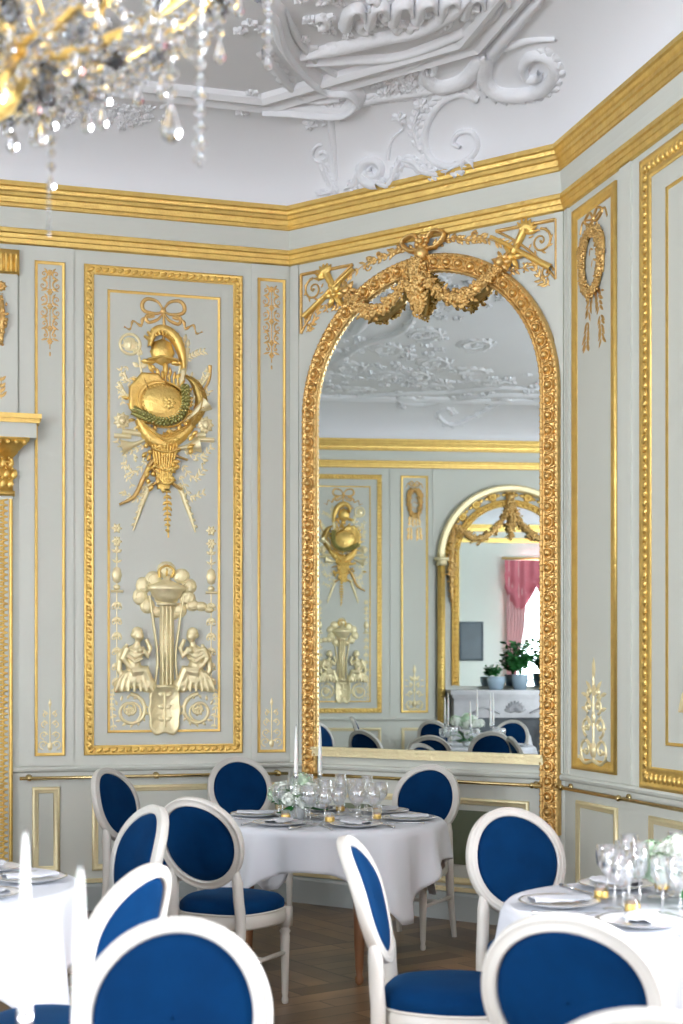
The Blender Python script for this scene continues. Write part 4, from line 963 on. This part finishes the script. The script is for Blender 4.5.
# ================================================================== CHAIRS
def oval_chair():
    t = thing('dining_chair', '', 'chair', (0, 0, 0), 0, 'oval-backed blue velvet chairs')
    # seat frame: rounded trapezoid
    def plan(k, z, inset=0.0):
        pts = []
        for i in range(40):
            a = 2*PI*i/40; x, y = math.cos(a), math.sin(a); q = (abs(x)**3.2+abs(y)**3.2)**(-1/3.2)
            X, Y = x*q, y*q; wd = (.225 if Y > 0 else .225+.035*Y)-inset; pts.append(Vector((X*wd, Y*(.215-inset)+.01, z)))
        return pts
    mb = MB(); mb.grid([plan(0, .385, .02), plan(0, .385, .0), plan(0, .395, -.004), plan(0, .43, -.004), plan(0, .44, .0), plan(0, .45, .0), plan(0, .45, .03)], close_v=True); mb.build('seat_frame', WHITEP, t)
    mb = MB(); mb.grid([plan(0, .44, .008), plan(0, .462, .002), plan(0, .485, .006), plan(0, .503, .025), plan(0, .515, .07), plan(0, .520, .14), plan(0, .521, .19)], close_v=True); n_ = len(mb.v); mb.f.append(tuple(range(n_-40, n_))); mb.build('seat', VELVET, t)
    mb = MB(); mb.tube([p for p in plan(0, .449, .000)]+[plan(0, .449, 0)[0]], .005, 6, False); mb.build('piping', WHITEP, t)
    # front legs: turned and fluted, with a square block
    for s in (-1, 1):
        mb = MB(); M = Matrix.Translation((s*.185, .185, 0))
        mb.lathe([(.008, 0), (.014, .004), (.016, .02), (.012, .035), (.015, .05), (.022, .31), (.019, .318), (.026, .330), (.019, .342), (.024, .352)], 14, M, lambda j, z: (.93 if j % 2 else 1.03) if .06 < z < .30 else 1)
        mb.box(s*.185-.026, s*.185+.026, .159, .211, .352, .44); lg = mb.build('leg', WHITEP, t)
        mb = MB(); rosette_pts = [(s*.185+math.cos(a)*.014, .2125, .397+math.sin(a)*.014) for a in [i*PI/6 for i in range(12)]]; mb.add(rosette_pts, [tuple(range(12))]); mb.build('leg_rosette', WHITEP, lg)
        # rear legs sweep back and carry on up to the oval
        mb = MB(); P = smooth2([(s*.175, -.255, 0), (s*.172, -.225, .15), (s*.170, -.200, .32), (s*.170, -.196, .44), (s*.164, -.202, .52), (s*.160, -.206, .60), (s*.157, -.216, .66)], 5)
        rr = [(.014+.009*min(1, i/10))*(1 if i < len(P)-6 else .55+.45*(len(P)-1-i)/5) for i in range(len(P))]
        rows = []
        for i, p in enumerate(P):
            r = rr[i]; rows.append([p+Vector((r*math.cos(a)*(1.0), r*math.sin(a)*1.1, 0)) for a in [PI/4+PI/2*k+o for k in range(4) for o in (-.35, .35)]])
        mb.grid(rows, close_v=True); mb.build('leg', WHITEP, t)
        mb = MB(); mb.tube([(s*.178, -.222, .235), (s*.186, .18, .235)], .011, 8); mb.build('stretcher', WHITEP, t)
    mb = MB(); mb.tube([(-.18, -.02, .235), (.18, -.02, .235)], .011, 8); mb.build('stretcher', WHITEP, t)
    # oval back: reclined about its lower edge
    tilt = Matrix.Translation((0, -.202, .53)) @ Matrix.Rotation(math.radians(14), 4, 'X')
    A_, B_, zc = .190, .196, .244
    def oval(off, y, n=56): return [tilt @ Vector(((A_+off)*math.cos(2*PI*i/n), y+.018*math.cos(2*PI*i/n)**2-.022*math.sin(2*PI*i/n)*abs(math.sin(2*PI*i/n)), zc+(B_+off)*math.sin(2*PI*i/n))) for i in range(n)]
    prof = [(-.022, -.012), (-.022, .014), (-.016, .021), (-.010, .015), (.002, .018), (.010, .018), (.013, .013), (.019, .018), (.024, .012), (.024, -.014), (.018, -.020), (.012, -.015), (.0, -.019), (-.010, -.019), (-.016, -.022)]
    mb = MB(); mb.grid([oval(a*.80, b) for a, b in prof], close_u=True, close_v=True); mb.build('back_frame', WHITEP, t)
    for nm, sg, dp in (('backrest', 1, .034), ('back_panel', -1, .022)):
        mb = MB(); rows = []
        for q, h in ((1, .0), (.97, .45), (.88, .75), (.7, .92), (.4, 1), (.02, 1)):
            rows.append([tilt @ Vector(((A_-.015)*q*math.cos(2*PI*i/56), sg*(.002+dp*h*.8)+.018*(q*math.cos(2*PI*i/56))**2-.022*q*q*math.sin(2*PI*i/56)*abs(math.sin(2*PI*i/56)), zc+(B_-.015)*q*math.sin(2*PI*i/56))) for i in range(56)])
        mb.grid(rows, close_v=True); mb.build(nm, VELVET, t)
    KIDS[t.name] = list(t.children) or [o for o in COL.objects if o.parent == t]
    return t
bpy.context.view_layer.update()
CH = oval_chair(); KIDS[CH.name] = [o for o in COL.objects if o.parent == CH]
used = [False]
def put_chair(px, ptop, fx, fy, label, D=None):
    """px: picture column of the top of the back, ptop: its row; (fx, fy): where it faces"""
    D = D or 744/(ptop-HY); a = math.atan2(fy, fx)-PI/2; f = Vector((fx, fy, 0)).normalized()
    top = Vector(((px-HX)/F*D, D, 0)); loc = top+f*.315
    return place_chair(loc, a, label)
def place_chair(loc, a, label):
    if not used[0]:
        used[0] = True; CH.location = loc; CH.rotation_euler = (0, 0, a); CH['label'] = label; return CH
    return dup(CH, loc, a, label)
TC, TL, TR, TN = Vector((-.055, 7.17, 0)), Vector((-1.50, 4.90, 0)), Vector((1.10, 4.48, 0)), Vector((-.62, 1.72, 0))
put_chair(106, 768, 1.25, -.55, 'blue oval-backed chair leaning leftward before the left wall, above the other left chairs')
put_chair(237, 757, .55, -1.5, 'blue oval-backed chair in the corner behind the centre table, below the arabesque panel')
put_chair(153, 809, -.80, -.50, 'blue oval-backed chair overlapping the seen-from-behind chair, turned to the left table', D=5.62)
put_chair(146, 864, -.93, .36, 'blue oval-backed chair pushed to the left table, its seat showing beside the candles')
put_chair(192, 797, .56, 1.17, 'blue oval-backed chair seen from behind at the near left side of the centre table')
put_chair(181, 918, -.1, -1, 'nearest blue oval-backed chair, large at the lower left beside the tall candles')
put_chair(349, 836, 1.0, -.16, 'blue oval-backed chair in profile in front of the centre table, seat toward the right table', D=4.56)
put_chair(508, 808, .38, -1.03, 'blue oval-backed chair behind the right table, under the right end of the mirror')
put_chair(564, 913, .56, 1.30, 'large blue oval-backed chair seen from behind in front of the right table')
put_chair(650, 1008, .25, 1, 'white chair top just showing in the lower right corner')
put_chair(431, 766, -.48, -.88, 'blue oval-backed chair at the right side of the centre table, below the mirror', D=8.12)
# chairs at the tables that only the mirror shows
TM, TM2 = Vector((-4.55, 5.75, 0)), Vector((-6.9, 4.5, 0))
for i, (x, y, T) in enumerate([(-3.15, 7.95, Vector((-3.0, 6.6, 0))), (-3.95, 7.0, TM), (-5.6, 6.75, TM), (-5.45, 4.9, TM), (-3.6, 5.1, TM), (-7.4, 5.6, TM2), (-6.1, 3.6, TM2), (-6.2, 5.3, TM2), (-1.95, 6.35, TL), (-6.9, 3.4, TM2), (-4.4, 4.55, TM), (-2.80, 7.10, Vector((-4.4, 6.6, 0))), (-3.35, 6.2, TM)]):
    d_ = (T-Vector((x, y, 0))); names = ['reflected at the lower left corner of the mirror', 'on the wall side of the reflected table', 'behind the reflected table on its fireplace side', 'at the far side of the reflected table toward the windows',
        'on the near side of the reflected table', 'nearest the left wall at the table before the fireplace', 'at the window side of the fireplace table', 'between the two reflected tables', 'behind the left table, seen only in the mirror', 'farthest from the mirror, before the fireplace', 'on the window side of the reflected table', 'standing free between the left wall and the reflected table', 'at the mirror side of the reflected table']
    place_chair(Vector((x, y, 0)), math.atan2(d_.y, d_.x)-PI/2, 'blue oval-backed chair '+names[i])

# ================================================================== TABLES AND LINEN
RT, TH = .57, .755
def table(c, label, clabel, corner, seed, R=RT, legs=None):
    t = thing('round_table', label, 'table', c)
    mb = MB(); mb.lathe([(.001, TH-.03), (R-.01, TH-.03), (R-.005, TH-.015), (R-.01, TH-.004), (.001, TH-.004)], 40); mb.build('table_top', WOOD, t)
    for i in range(3):
        a = (corner+PI/4 if legs is None else legs)+i*2*PI/3; mb = MB(); M = Matrix.Translation((math.cos(a)*R*.76, math.sin(a)*R*.76, 0))
        mb.lathe([(.012, 0), (.02, .01), (.022, .03), (.014, .05), (.02, .08), (.026, .2), (.03, .40), (.022, .42), (.032, .45), (.022, .48), (.034, .56), (.036, TH-.03)], 14, M); mb.build('leg', WOOD, t)
    rnd = random.Random(seed); N = 192; H = .77; rows = []; s = H
    ph = [rnd.uniform(0, 6.28) for _ in range(4)]
    def reach(a): return min(H/max(abs(math.cos(a-corner-PI/4)), abs(math.sin(a-corner-PI/4))), R+.455)
    prof = [(.001, 0), (.3, 0), (.6, 0), (.85, 0), (.97, 0), (1.0, .0)]
    for q, _ in prof: rows.append([Vector((math.cos(2*PI*j/N)*R*q, math.sin(2*PI*j/N)*R*q, TH+.0015*math.sin(6*math.cos(2*PI*j/N)*q)*math.sin(5*math.sin(2*PI*j/N)*q))) for j in range(N)])
    for k in range(1, 15):
        f = k/14; row = []
        for j in range(N):
            a = 2*PI*j/N; d = max(.06, reach(a)-R)*f
            fold = (abs(math.sin(5.5*a+ph[0]))*1.3-.7+math.sin(15*a+ph[1])*.40+math.sin(23*a+ph[2])*.28)
            cn = max(0, math.cos(4*(a-corner)))**2
            r = R+.004+.012*min(1, d/.03)+d*(.05+.03*cn)+fold*min(d, .40)*.15*(1+.4*cn)
            a2 = a+.10*math.sin(9*a+ph[3])*d*.6
            z = TH-(d-.010*min(1, d/.03)); row.append(Vector((math.cos(a2)*r, math.sin(a2)*r, z)))
        rows.append(row)
    o = MB().grid(rows, close_v=True).build('tablecloth', CLOTH); o.location = c; sm = o.modifiers.new('thickness', 'SOLIDIFY'); sm.thickness = .0015; sm.offset = 1
    tag(o, clabel, 'tablecloth')
    return t
rd = math.radians
table(TC, 'round wooden table mostly hidden under the white cloth in the centre', 'white linen cloth on the centre table, its corner hanging low behind the profile chair', rd(-90+34), 3, legs=rd(-71))
table(TL, 'round table under a white cloth at the left edge', 'white linen cloth on the table at the left edge, behind the tall candles', rd(-90+60), 4)
table(TR, 'round table under a white cloth at the right edge', 'white linen cloth on the table at the right edge', rd(-90+50), 5)
table(TN, 'round table just below the picture carrying the two tall near candles', 'white linen cloth on the nearest table under the tall candles', rd(20), 6)
table(TM, 'round table in the room, seen in the mirror with candles', 'white linen cloth on the table seen in the mirror', rd(15), 8, .62)
table(TM2, 'round table before the fireplace, seen only in the mirror', 'white linen cloth on the table before the fireplace', rd(40), 9, .62)

# ================================================================== TABLEWARE
def reg(t): KIDS[t.name] = [o for o in COL.objects if o.parent == t]; return t
def proto_glass(kind):
    t = thing('wine_glass', '', 'glass')
    H, R = {'wine': (.175, .038), 'water': (.185, .044), 'flute': (.215, .030)}[kind]
    h0 = H*.45
    fl = lambda j, z: (.97 if j % 2 else 1.02)
    mb = MB(); mb.lathe([(.004, h0), (R*.55, h0+.012), (R*.92, h0+.035), (R, h0+.06), (R*.95, H), (R*.93, H), (R*.97, h0+.06), (R*.88, h0+.037), (R*.5, h0+.016), (.001, h0+.010)], 24, None, fl); mb.build('bowl', WGLASS, t)
    mb = MB(); mb.lathe([(.004, .006), (.0035, h0*.4), (.006, h0*.5), (.0035, h0*.6), (.004, h0)], 10); mb.build('stem', WGLASS, t)
    mb = MB(); mb.lathe([(.001, 0), (R*.86, 0), (R*.86, .002), (.006, .007)], 20); mb.build('foot', WGLASS, t)
    return reg(t)
def proto_plate():
    t = thing('plate', '', 'plate')
    MB().lathe([(.001, .003), (.07, .003), (.08, .006), (.125, .016), (.128, .018), (.125, .0195), (.08, .010), (.068, .0075), (.001, .0075)], 36).build('dish', PORC, t)
    MB().lathe([(.123, .0193), (.129, .0205), (.131, .018)], 36).build('rim', STEEL, t); return reg(t)
def proto_fork():
    t = thing('fork', '', 'cutlery')
    mb = MB(); mb.tube([(0, -.10, .003), (0, -.06, .004), (0, .0, .005), (0, .04, .003)], [.005, .004, .0025, .003], 8); mb.ell((0, .048, .004), (.0105, .014, .003), 10, 6); mb.build('handle', STEEL, t)
    for i in range(4): MB().tube([(-.0078+.0052*i, .052, .004), (-.0078+.0052*i, .075, .002), (-.0072+.0048*i, .10, .005)], [.0016, .0015, .0009], 5).build('tine', STEEL, t)
    return reg(t)
def proto_knife():
    t = thing('knife', '', 'cutlery')
    MB().tube([(0, -.11, .004), (0, -.07, .005), (0, -.02, .004)], [.006, .005, .004], 8).build('handle', STEEL, t)
    mb = MB(); mb.add([(-.006, -.02, .003), (.006, -.02, .003), (.009, .06, .003), (.004, .105, .003), (-.006, .09, .003), (-.006, -.02, .005), (.006, -.02, .004), (.009, .06, .004), (.004, .105, .004), (-.006, .09, .005)], [(4, 3, 2, 1, 0), (5, 6, 7, 8, 9)]+[(i, (i+1) % 5, (i+1) % 5+5, i+5) for i in range(5)]); mb.build('blade', STEEL, t, smooth=False); return reg(t)
def proto_napkin():
    mb = MB(); rows = []
    for i in range(13):
        v = -1+2*i/12; rows.append([Vector((.052*math.cos(q)*(1-.35*abs(v)**3)+.006*math.sin(9*v), .095*v, .008+.007*(math.sin(q)+.25*math.sin(5*q+4*v)))) for q in [2*PI*j/20 for j in range(20)]])
    mb.grid(rows, close_v=True); o = mb.build('napkin', CLOTH); tag(o, '', 'napkin'); return o
def proto_votive():
    t = thing('honey_jar', '', 'jar')
    MB().lathe([(.001, 0), (.021, 0), (.023, .006), (.023, .058), (.0215, .058), (.0215, .008), (.001, .008)], 18).build('glass_cup', WGLASS, t)
    MB().lathe([(.001, .009), (.0205, .009), (.0205, .044), (.001, .044)], 18).build('amber_filling', AMBER, t)
    MB().lathe([(.0235, .014), (.0238, .016), (.0238, .034), (.0235, .036)], 18).build('gold_label', GOLD, t); return reg(t)
G = {k: proto_glass(k) for k in ('wine', 'water', 'flute')}
PL, FK, KN, NP, VT = proto_plate(), proto_fork(), proto_knife(), proto_napkin(), proto_votive()
_first = {}
def place(proto, loc, rz, label, group):
    if proto.name not in _first:
        _first[proto.name] = 1; proto.location = loc; proto.rotation_euler = (0, 0, rz); proto['label'] = label; proto['group'] = group; return proto
    return dup(proto, loc, rz, label, group)
def setting(c, ang, tname, seat, R=RT, full=True, skip=()):
    """one cover at angle ang (the diner sits outside, facing the centre)"""
    inw = Vector((-math.cos(ang), -math.sin(ang), 0)); side = Vector((-inw.y, inw.x, 0)); rz = math.atan2(inw.y, inw.x)-PI/2
    p0 = c+Vector((0, 0, TH+.002))-inw*(R-.165)
    where = 'on the %s, %s' % (tname, seat)
    gl = 'glasses on the '+tname
    place(G['water'], p0+inw*.165-side*.06, rz, 'cut water goblet '+where, gl)
    place(G['wine'], p0+inw*.175-side*.145, rz, 'medium cut wine glass '+where, gl)
    if full: place(G['wine'], p0+inw*.225+side*.015, rz+.4, 'second cut wine glass '+where, gl)
    if full: place(G['flute'], p0+inw*.235-side*.10, rz, 'tall narrow cut glass '+where, gl)
    place(PL, p0, rz, 'white plate '+where, 'plates on the '+tname)
    if full:
        place(FK, p0+side*.155, rz, 'silver fork '+where, 'forks on the '+tname); place(KN, p0-side*.155, rz, 'silver knife '+where, 'knives on the '+tname)
        place(VT, p0+inw*.15+side*.085, rz, 'small amber jar '+where, 'amber jars on the '+tname)
    place(NP, p0+Vector((0, 0, .016)), rz+.3, 'folded white napkin '+where, 'napkins on the '+tname)
for a, s in ((rd(98), 'wall side, before the corner chair'), (rd(45), 'before the mirror-side chair'), (rd(-12), 'at its right rim'), (rd(-72), 'front rim, behind the profile chair'), (rd(-128), 'front rim, by the chair seen from behind'), (rd(165), 'at its left rim')):
    setting(TC, a, 'centre table', s)
for a, s in ((rd(112), 'before the chair under the mirror end'), (rd(180), 'at its left rim'), (rd(-122), 'before the large chair seen from behind'), (rd(55), 'near the white flowers')):
    setting(TR, a, 'right table', s)
for a, s in ((rd(65), 'wall side'), (rd(15), 'before the turned chair'), (rd(-40), 'nearest the tall candles')):
    setting(TL, a, 'left table', s, full=False)
for a, s in ((rd(10), 'mirror side'), (rd(75), 'wall side'), (rd(140), 'fireplace side'), (rd(-50), 'window side'), (rd(-110), 'far window side')):
    setting(TM, a, 'reflected table', s, R=.62, full=False)

def flowers(c, label, n=9, spread=.11, h=.15, green=4, seed=1):
    rnd = random.Random(seed); t = thing('flower_arrangement', label, 'flowers', c)
    MB().lathe([(.001, 0), (.032, 0), (.040, .02), (.046, .05), (.040, .07), (.036, .07), (.040, .05), (.001, .02)], 20).build('vase', PORC, t)
    for i in range(n):
        a = i*2.4; r = spread*math.sqrt((i+.3)/n); z = h+.05*(1-r/spread)+rnd.uniform(-.03, .03); q = Vector((math.cos(a)*r, math.sin(a)*r, z)); mb = MB(); R_ = rnd.uniform(.042, .060)
        for k in range(70):
            u = rnd.uniform(-.5, 1); b = rnd.uniform(0, 2*PI); nn = Vector((math.sqrt(1-u*u)*math.cos(b), math.sqrt(1-u*u)*math.sin(b), u)); tt = nn.orthogonal().normalized(); bb = nn.cross(tt); p = q+nn*R_*rnd.uniform(.88, 1.05); f = .011
            for m_ in range(4):
                ca = m_*PI/2+k; d = tt*math.cos(ca)+bb*math.sin(ca); e = tt*math.cos(ca+.8)+bb*math.sin(ca+.8); g_ = tt*math.cos(ca-.8)+bb*math.sin(ca-.8)
                mb.add([p, p+g_*f*.7+nn*.002, p+d*f+nn*.004, p+e*f*.7+nn*.002], [(0, 1, 2, 3)])
        mb.ell(q, (R_*.8,)*3, 10, 7); mb.build('blossom', PETALG if i % 3 == 0 else PETAL, t)
    for i in range(green*3):
        a = i*2*PI/(green*3)+rnd.uniform(-.2, .2); L = rnd.uniform(.10, .15); mb = MB(); rows = []
        up = rnd.uniform(-.05, .02) if i % 2 == 0 else rnd.uniform(.02, .09)
        for k in range(7):
            v = k/6; p = Vector((math.cos(a), math.sin(a), 0))*(.03+L*v)+Vector((0, 0, .070+up*math.sin(v*2.2))); s = Vector((-math.sin(a), math.cos(a), 0))*.032*math.sin(PI*min(1, v*.9+.08))
            rows.append([p-s+Vector((0, 0, .006)), p, p+s+Vector((0, 0, .006))])
        mb.grid(rows); mb.build('leaf', LEAF if i % 2 == 0 else LEAFP, t)
    return t
TT = Vector((0, 0, TH+.002))
flowers(TC+TT+Vector((-.17, .0, 0)), 'low bouquet of white and green blossoms on the centre table', 11, .11, .105, 5, 2)
flowers(TR+TT+Vector((.03, .03, 0)), 'full bouquet of white hydrangea blossoms on the right table', 14, .16, .14, 4, 5)
flowers(TM+TT+Vector((.05, .1, 0)), 'bouquet of white blossoms and leaves on the table seen in the mirror', 12, .15, .22, 6, 6)
def candle_set(c, tip, stick, label, cl):
    """glass candlestick of the given height and a taper whose tip stands at height tip"""
    t = thing('candlestick', label, 'candlestick', c)
    MB().lathe([(.001, 0), (.040, 0), (.042, .004), (.012, .010), (.006, .02)], 20).build('base', WGLASS, t)
    MB().lathe([(.005, .015), (.004, stick*.4), (.008, stick*.45), (.004, stick*.5), (.004, stick-.03)], 10).build('stem', WGLASS, t)
    MB().lathe([(.004, stick-.03), (.012, stick-.022), (.013, stick+.002), (.0115, stick+.002), (.0105, stick-.018), (.001, stick-.018)], 12).build('cup', STEEL, t)
    z0 = c.z+stick-.015; L = tip-z0; k = thing('taper_candle', cl, 'candle', (c.x, c.y, z0))
    wx = MB().lathe([(.001, 0), (.0105, 0), (.0112, .02), (.0104, L*.35), (.0078, L*.7), (.0042, L*.95), (.002, L-.004), (.0008, L)], 14).build('wax_body', WAX, k)
    MB().tube([(0, 0, L-.006), (.001, 0, L+.008)], .0009, 5).build('wick', DARK, wx)
def pxy(x, D): return Vector(((x-HX)/F*D, D, 0))
candle_set(pxy(296, 7.05)+TT, 1.235, .24, 'slim glass candlestick on the centre table, in front of the corner left of the mirror', 'white taper candle on the centre table, left of its pair')
candle_set(pxy(320, 7.25)+TT, 1.23, .23, 'slim glass candlestick on the centre table, behind the bouquet', 'white taper candle on the centre table, before the mirror frame')
candle_set(pxy(25, 2.25)+TT, 1.245, .20, 'glass candlestick below the leftmost near candle', 'tall blurred white taper candle, leftmost of the two near ones')
candle_set(pxy(80, 1.92)+TT, 1.235, .20, 'glass candlestick below the near candle beside the nearest chair', 'tall blurred white taper candle beside the nearest chair')
for i, (dx, dy, tp) in enumerate([(-.16, .24, 1.26), (.04, .30, 1.30), (.16, -.12, 1.30), (.22, .14, 1.22), (-.22, -.16, 1.34), (-.05, -.26, 1.30)]):
    nm = ['at the wall side', 'behind the bouquet', 'nearest the mirror', 'shortest of the group', 'tallest of the group', 'at the window side'][i]
    candle_set(TM+TT+Vector((dx, dy, 0)), tp, .22, 'glass candlestick on the table seen in the mirror, '+nm, 'white taper candle on the table seen in the mirror, '+nm)

# plants and vases on the mantel (mirror only)
def plant(c, label, pot_r, pot_h, h, n, seed, big=.09):
    rnd = random.Random(seed); t = thing('potted_plant', label, 'plant', c)
    MB().lathe([(.001, 0), (pot_r*.7, 0), (pot_r*.95, pot_h*.6), (pot_r, pot_h), (pot_r*.92, pot_h), (.001, pot_h*.85)], 24).build('pot', POT, t)
    st = MB(); lf = MB()
    for i in range(n):
        a = rnd.uniform(0, 2*PI); r = rnd.uniform(.3, 1)*min(h*.4, .2); e = Vector((math.cos(a)*r, math.sin(a)*r, pot_h+rnd.uniform(.35, 1)*h)); m_ = Vector((e.x*.3, e.y*.3, (pot_h+e.z)*.5)); P = smooth2([(0, 0, pot_h*.8), m_, e], 4); st.tube(P, .004, 5)
        for k in range(6):
            p = P[min(len(P)-1, len(P)-1-k)]; q = a+rnd.uniform(-2, 2); d = Vector((math.cos(q), math.sin(q), rnd.uniform(-.3, .6))).normalized(); nn = d.orthogonal().normalized() if rnd.random() < .3 else Vector((0, 0, 1))
            leaf3(lf, p, (nn-d*nn.dot(d)).normalized(), d, rnd.uniform(.7, 1.2)*big, big*.5, .004)
    st.build('stem', LEAF, t); tag(lf.build('foliage', LEAF, t), kind='stuff')
def wd(u, z, n): return wpt(WD, UF+u, z, n)
plant(wd(-.08, 1.282, .25), 'bushy green plant in a blue-white pot on the mantel, seen in the mirror', .11, .20, .42, 30, 3, .10)
plant(wd(-.47, 1.282, .25), 'large leafy plant in a pale blue pot on the mantel, seen in the mirror', .12, .22, .50, 34, 4, .10)
plant(wd(.24, 1.282, .25), 'small trailing plant in a blue bowl on the mantel, seen in the mirror', .12, .17, .16, 14, 5, .06)
t = thing('framed_picture', 'dark framed picture on the right wall, seen twice reflected in the chimney glass', 'picture', wpt(WB, 3.42, 1.75, .002), WB[3])
MB().box(-.22, .22, -.02, 0, .03, .77).build('canvas', DARK, t, smooth=False)
mb = MB(); sweep(mb, rect(-.25, .25, 0, .8), [(0, 0), (0, .03), (-.03, .035), (-.04, .02), (-.04, 0)]); mb.build('picture_frame', DARK, t)

# ================================================================== CHANDELIER
def chandelier(c):
    t = thing('chandelier', 'gilt chandelier draped with crystal strands, hanging at the top left', 'chandelier', c)
    rnd = random.Random(11)
    mb = MB(); mb.lathe([(.001, -.115), (.012, -.11), (.018, -.09), (.012, -.08), (.03, -.07), (.058, -.045), (.072, -.01), (.070, .025), (.052, .055), (.030, .07), (.040, .085), (.055, .10), (.04, .12), (.022, .14), (.03, .22), (.05, .30), (.022, .38), (.018, .60), (.04, .68), (.02, .75), (.012, 1.0), (.008, 4.93-c.z)], 24, None, lambda j, z: 1+.06*math.cos(j*PI*2/3) if z < .07 else 1); mb.build('gilt_stem', GOLD, t)
    NA = 10; tips = []
    for i in range(NA):
        a = 2*PI*i/NA+.12; u = Vector((math.cos(a), math.sin(a), 0)); Z = Vector((0, 0, 1))
        P = smooth2([u*.05+Z*.05, u*.15+Z*.055, u*.27+Z*.11, u*.40+Z*.20, u*.52+Z*.31, u*.60+Z*.40, u*.60+Z*.46], 6); mb = MB()
        mb.tube(P, [.011-.005*k/len(P)+.0018*math.sin(k*1.4) for k in range(len(P))], 8)
        S = [u*(.22+math.cos(q)*.05*(1-q/12))+Z*(.22+math.sin(q)*.05*(1-q/12)) for q in [x*.5 for x in range(14)]]; mb.tube(S, .004, 6); mb.build('arm', GOLD, t)
        M = Matrix.Translation(u*.60+Z*.46); mb = MB(); mb.lathe([(.004, -.02), (.03, -.005), (.052, .01), (.055, .018), (.02, .012), (.016, .02), (.018, .05), (.012, .052)], 16, M); mb.build('candle_cup', GOLD, t)
        mb = MB(); mb.lathe([(.011, .05), (.011, .16), (.003, .165), (.005, .185), (.001, .21)], 10, M); mb.build('candle_lamp', WAX, t); tips.append(u*.60+Z*.44)
    mb = MB(); mb.tube([Vector((math.cos(a)*.31, math.sin(a)*.31, .55)) for a in [2*PI*i/40 for i in range(41)]], .010, 8, False); mb.build('hoop', GOLD, t)
    def bead(mb, p, r, e=1.25):
        vs = [p+Vector((0, 0, r*e))]+[p+Vector((math.cos(q)*r, math.sin(q)*r, r*.25)) for q in [i*PI/3 for i in range(6)]]+[p+Vector((math.cos(q)*r, math.sin(q)*r, -r*.25)) for q in [i*PI/3 for i in range(6)]]+[p-Vector((0, 0, r*e))]
        fs = [(0, 1+i, 1+(i+1) % 6) for i in range(6)]+[(1+i, 7+i, 7+(i+1) % 6, 1+(i+1) % 6) for i in range(6)]+[(13, 7+(i+1) % 6, 7+i) for i in range(6)]
        mb.add(vs, fs)
    def drop(mb, p, L, r):
        N = 8; prof = [(.1, 0), (.35, .12), (.6, .35), (1, .68), (.8, .86), (.3, .97), (.02, 1)]
        rows = [[p+Vector((math.cos(2*PI*j/N)*r*q, math.sin(2*PI*j/N)*r*q*.7, -L*h)) for j in range(N)] for q, h in prof]; mb.grid(rows, close_v=True)
    def strand(A, B, sag, r, name='crystal_strand'):
        L = (B-A).length+sag; n = max(4, int(L/(r*2.5))); mb = MB()
        for k in range(n+1):
            f = k/n; p = A.lerp(B, f)-Vector((0, 0, sag*4*f*(1-f))); bead(mb, p, r*rnd.uniform(.8, 1.15))
        mb.build(name, CRYSTAL, t, smooth=False)
    cs = lambda a, r_, z_: Vector((math.cos(a)*r_, math.sin(a)*r_, z_))
    for i in range(NA):
        A, B = tips[i], tips[(i+1) % NA]; a = 2*PI*i/NA+.12
        strand(A, B, .10, .010); strand(A, cs(a, .07, .0), .06, .010); strand(cs(a+.31, .46, .24), cs(a+.31, .09, -.04), .045, .011)
        strand(cs(a, .44, .22), cs(a+.63, .44, .22), .09, .011); strand(cs(a, .30, .12), cs(a+.63, .30, .12), .07, .011)
        strand(cs(a, .20, .04), cs(a+.63, .20, .04), .05, .012); strand(cs(a+.2, .38, .16), cs(a+.83, .24, .07), .04, .010)
        strand(cs(a, .31, .54), cs(a+.31, .52, .30), .05, .010); strand(cs(a, .31, .54), cs(a, .10, .10), .02, .011)
    for i in range(NA):
        a = 2*PI*i/NA+.12
        for rad, z0, k_ in ((.60, .43, 3), (.46, .21, 2), (.34, .12, 2), (.22, .03, 1), (.12, -.02, 1)):
            aa = a+(.31 if k_ == 2 else 0); p = cs(aa, rad, z0); mb = MB()
            for q in range(k_): bead(mb, p-Vector((0, 0, .026*q+.012)), .010)
            q0 = p+Vector((0, 0, 0))
            for q in range(11): d_ = Vector((rnd.gauss(0, 1), rnd.gauss(0, 1), rnd.gauss(.3, .7))).normalized(); q0 = q0+d_*.017; bead(mb, q0, rnd.uniform(.010, .014)); q0 = p.lerp(q0, .8)
            drop(mb, p-Vector((0, 0, .026*k_)), .048, .012); mb.build('crystal_drop', CRYSTAL, t, smooth=False)
    return t, strand, drop, bead
CHC = Vector((-.66, 2.60, 2.60))
CHT, strand, drop, bead = chandelier(CHC)
def hang(x, y0, y1, D, r, big=None):
    """long hanging strand at a picture column, from row y0 down to y1"""
    X = (x-HX)/F*D; z0 = CAMH-(y0-HY)*D/F; z1 = CAMH-(y1-HY)*D/F; mb = MB(); n = int((z0-z1)/(r*2.6))
    for k in range(n):
        bead(mb, Vector((X, D, z0-(z0-z1)*k/n))-CHC, r*(1 if k % 3 else 1.25))
    if big: drop(mb, Vector((X, D, z1+.01))-CHC, big, big*.27)
    mb.build('crystal_strand', CRYSTAL, CHT, smooth=False)
hang(51, 100, 180, 2.60, .0085, .03); hang(49, 190, 240, 2.60, .004); hang(171, 20, 110, 2.45, .011, .068); hang(200, 0, 176, 2.45, .010); hang(38, 105, 135, 2.6, .008, .03); hang(268, 0, 60, 2.9, .009, .03)
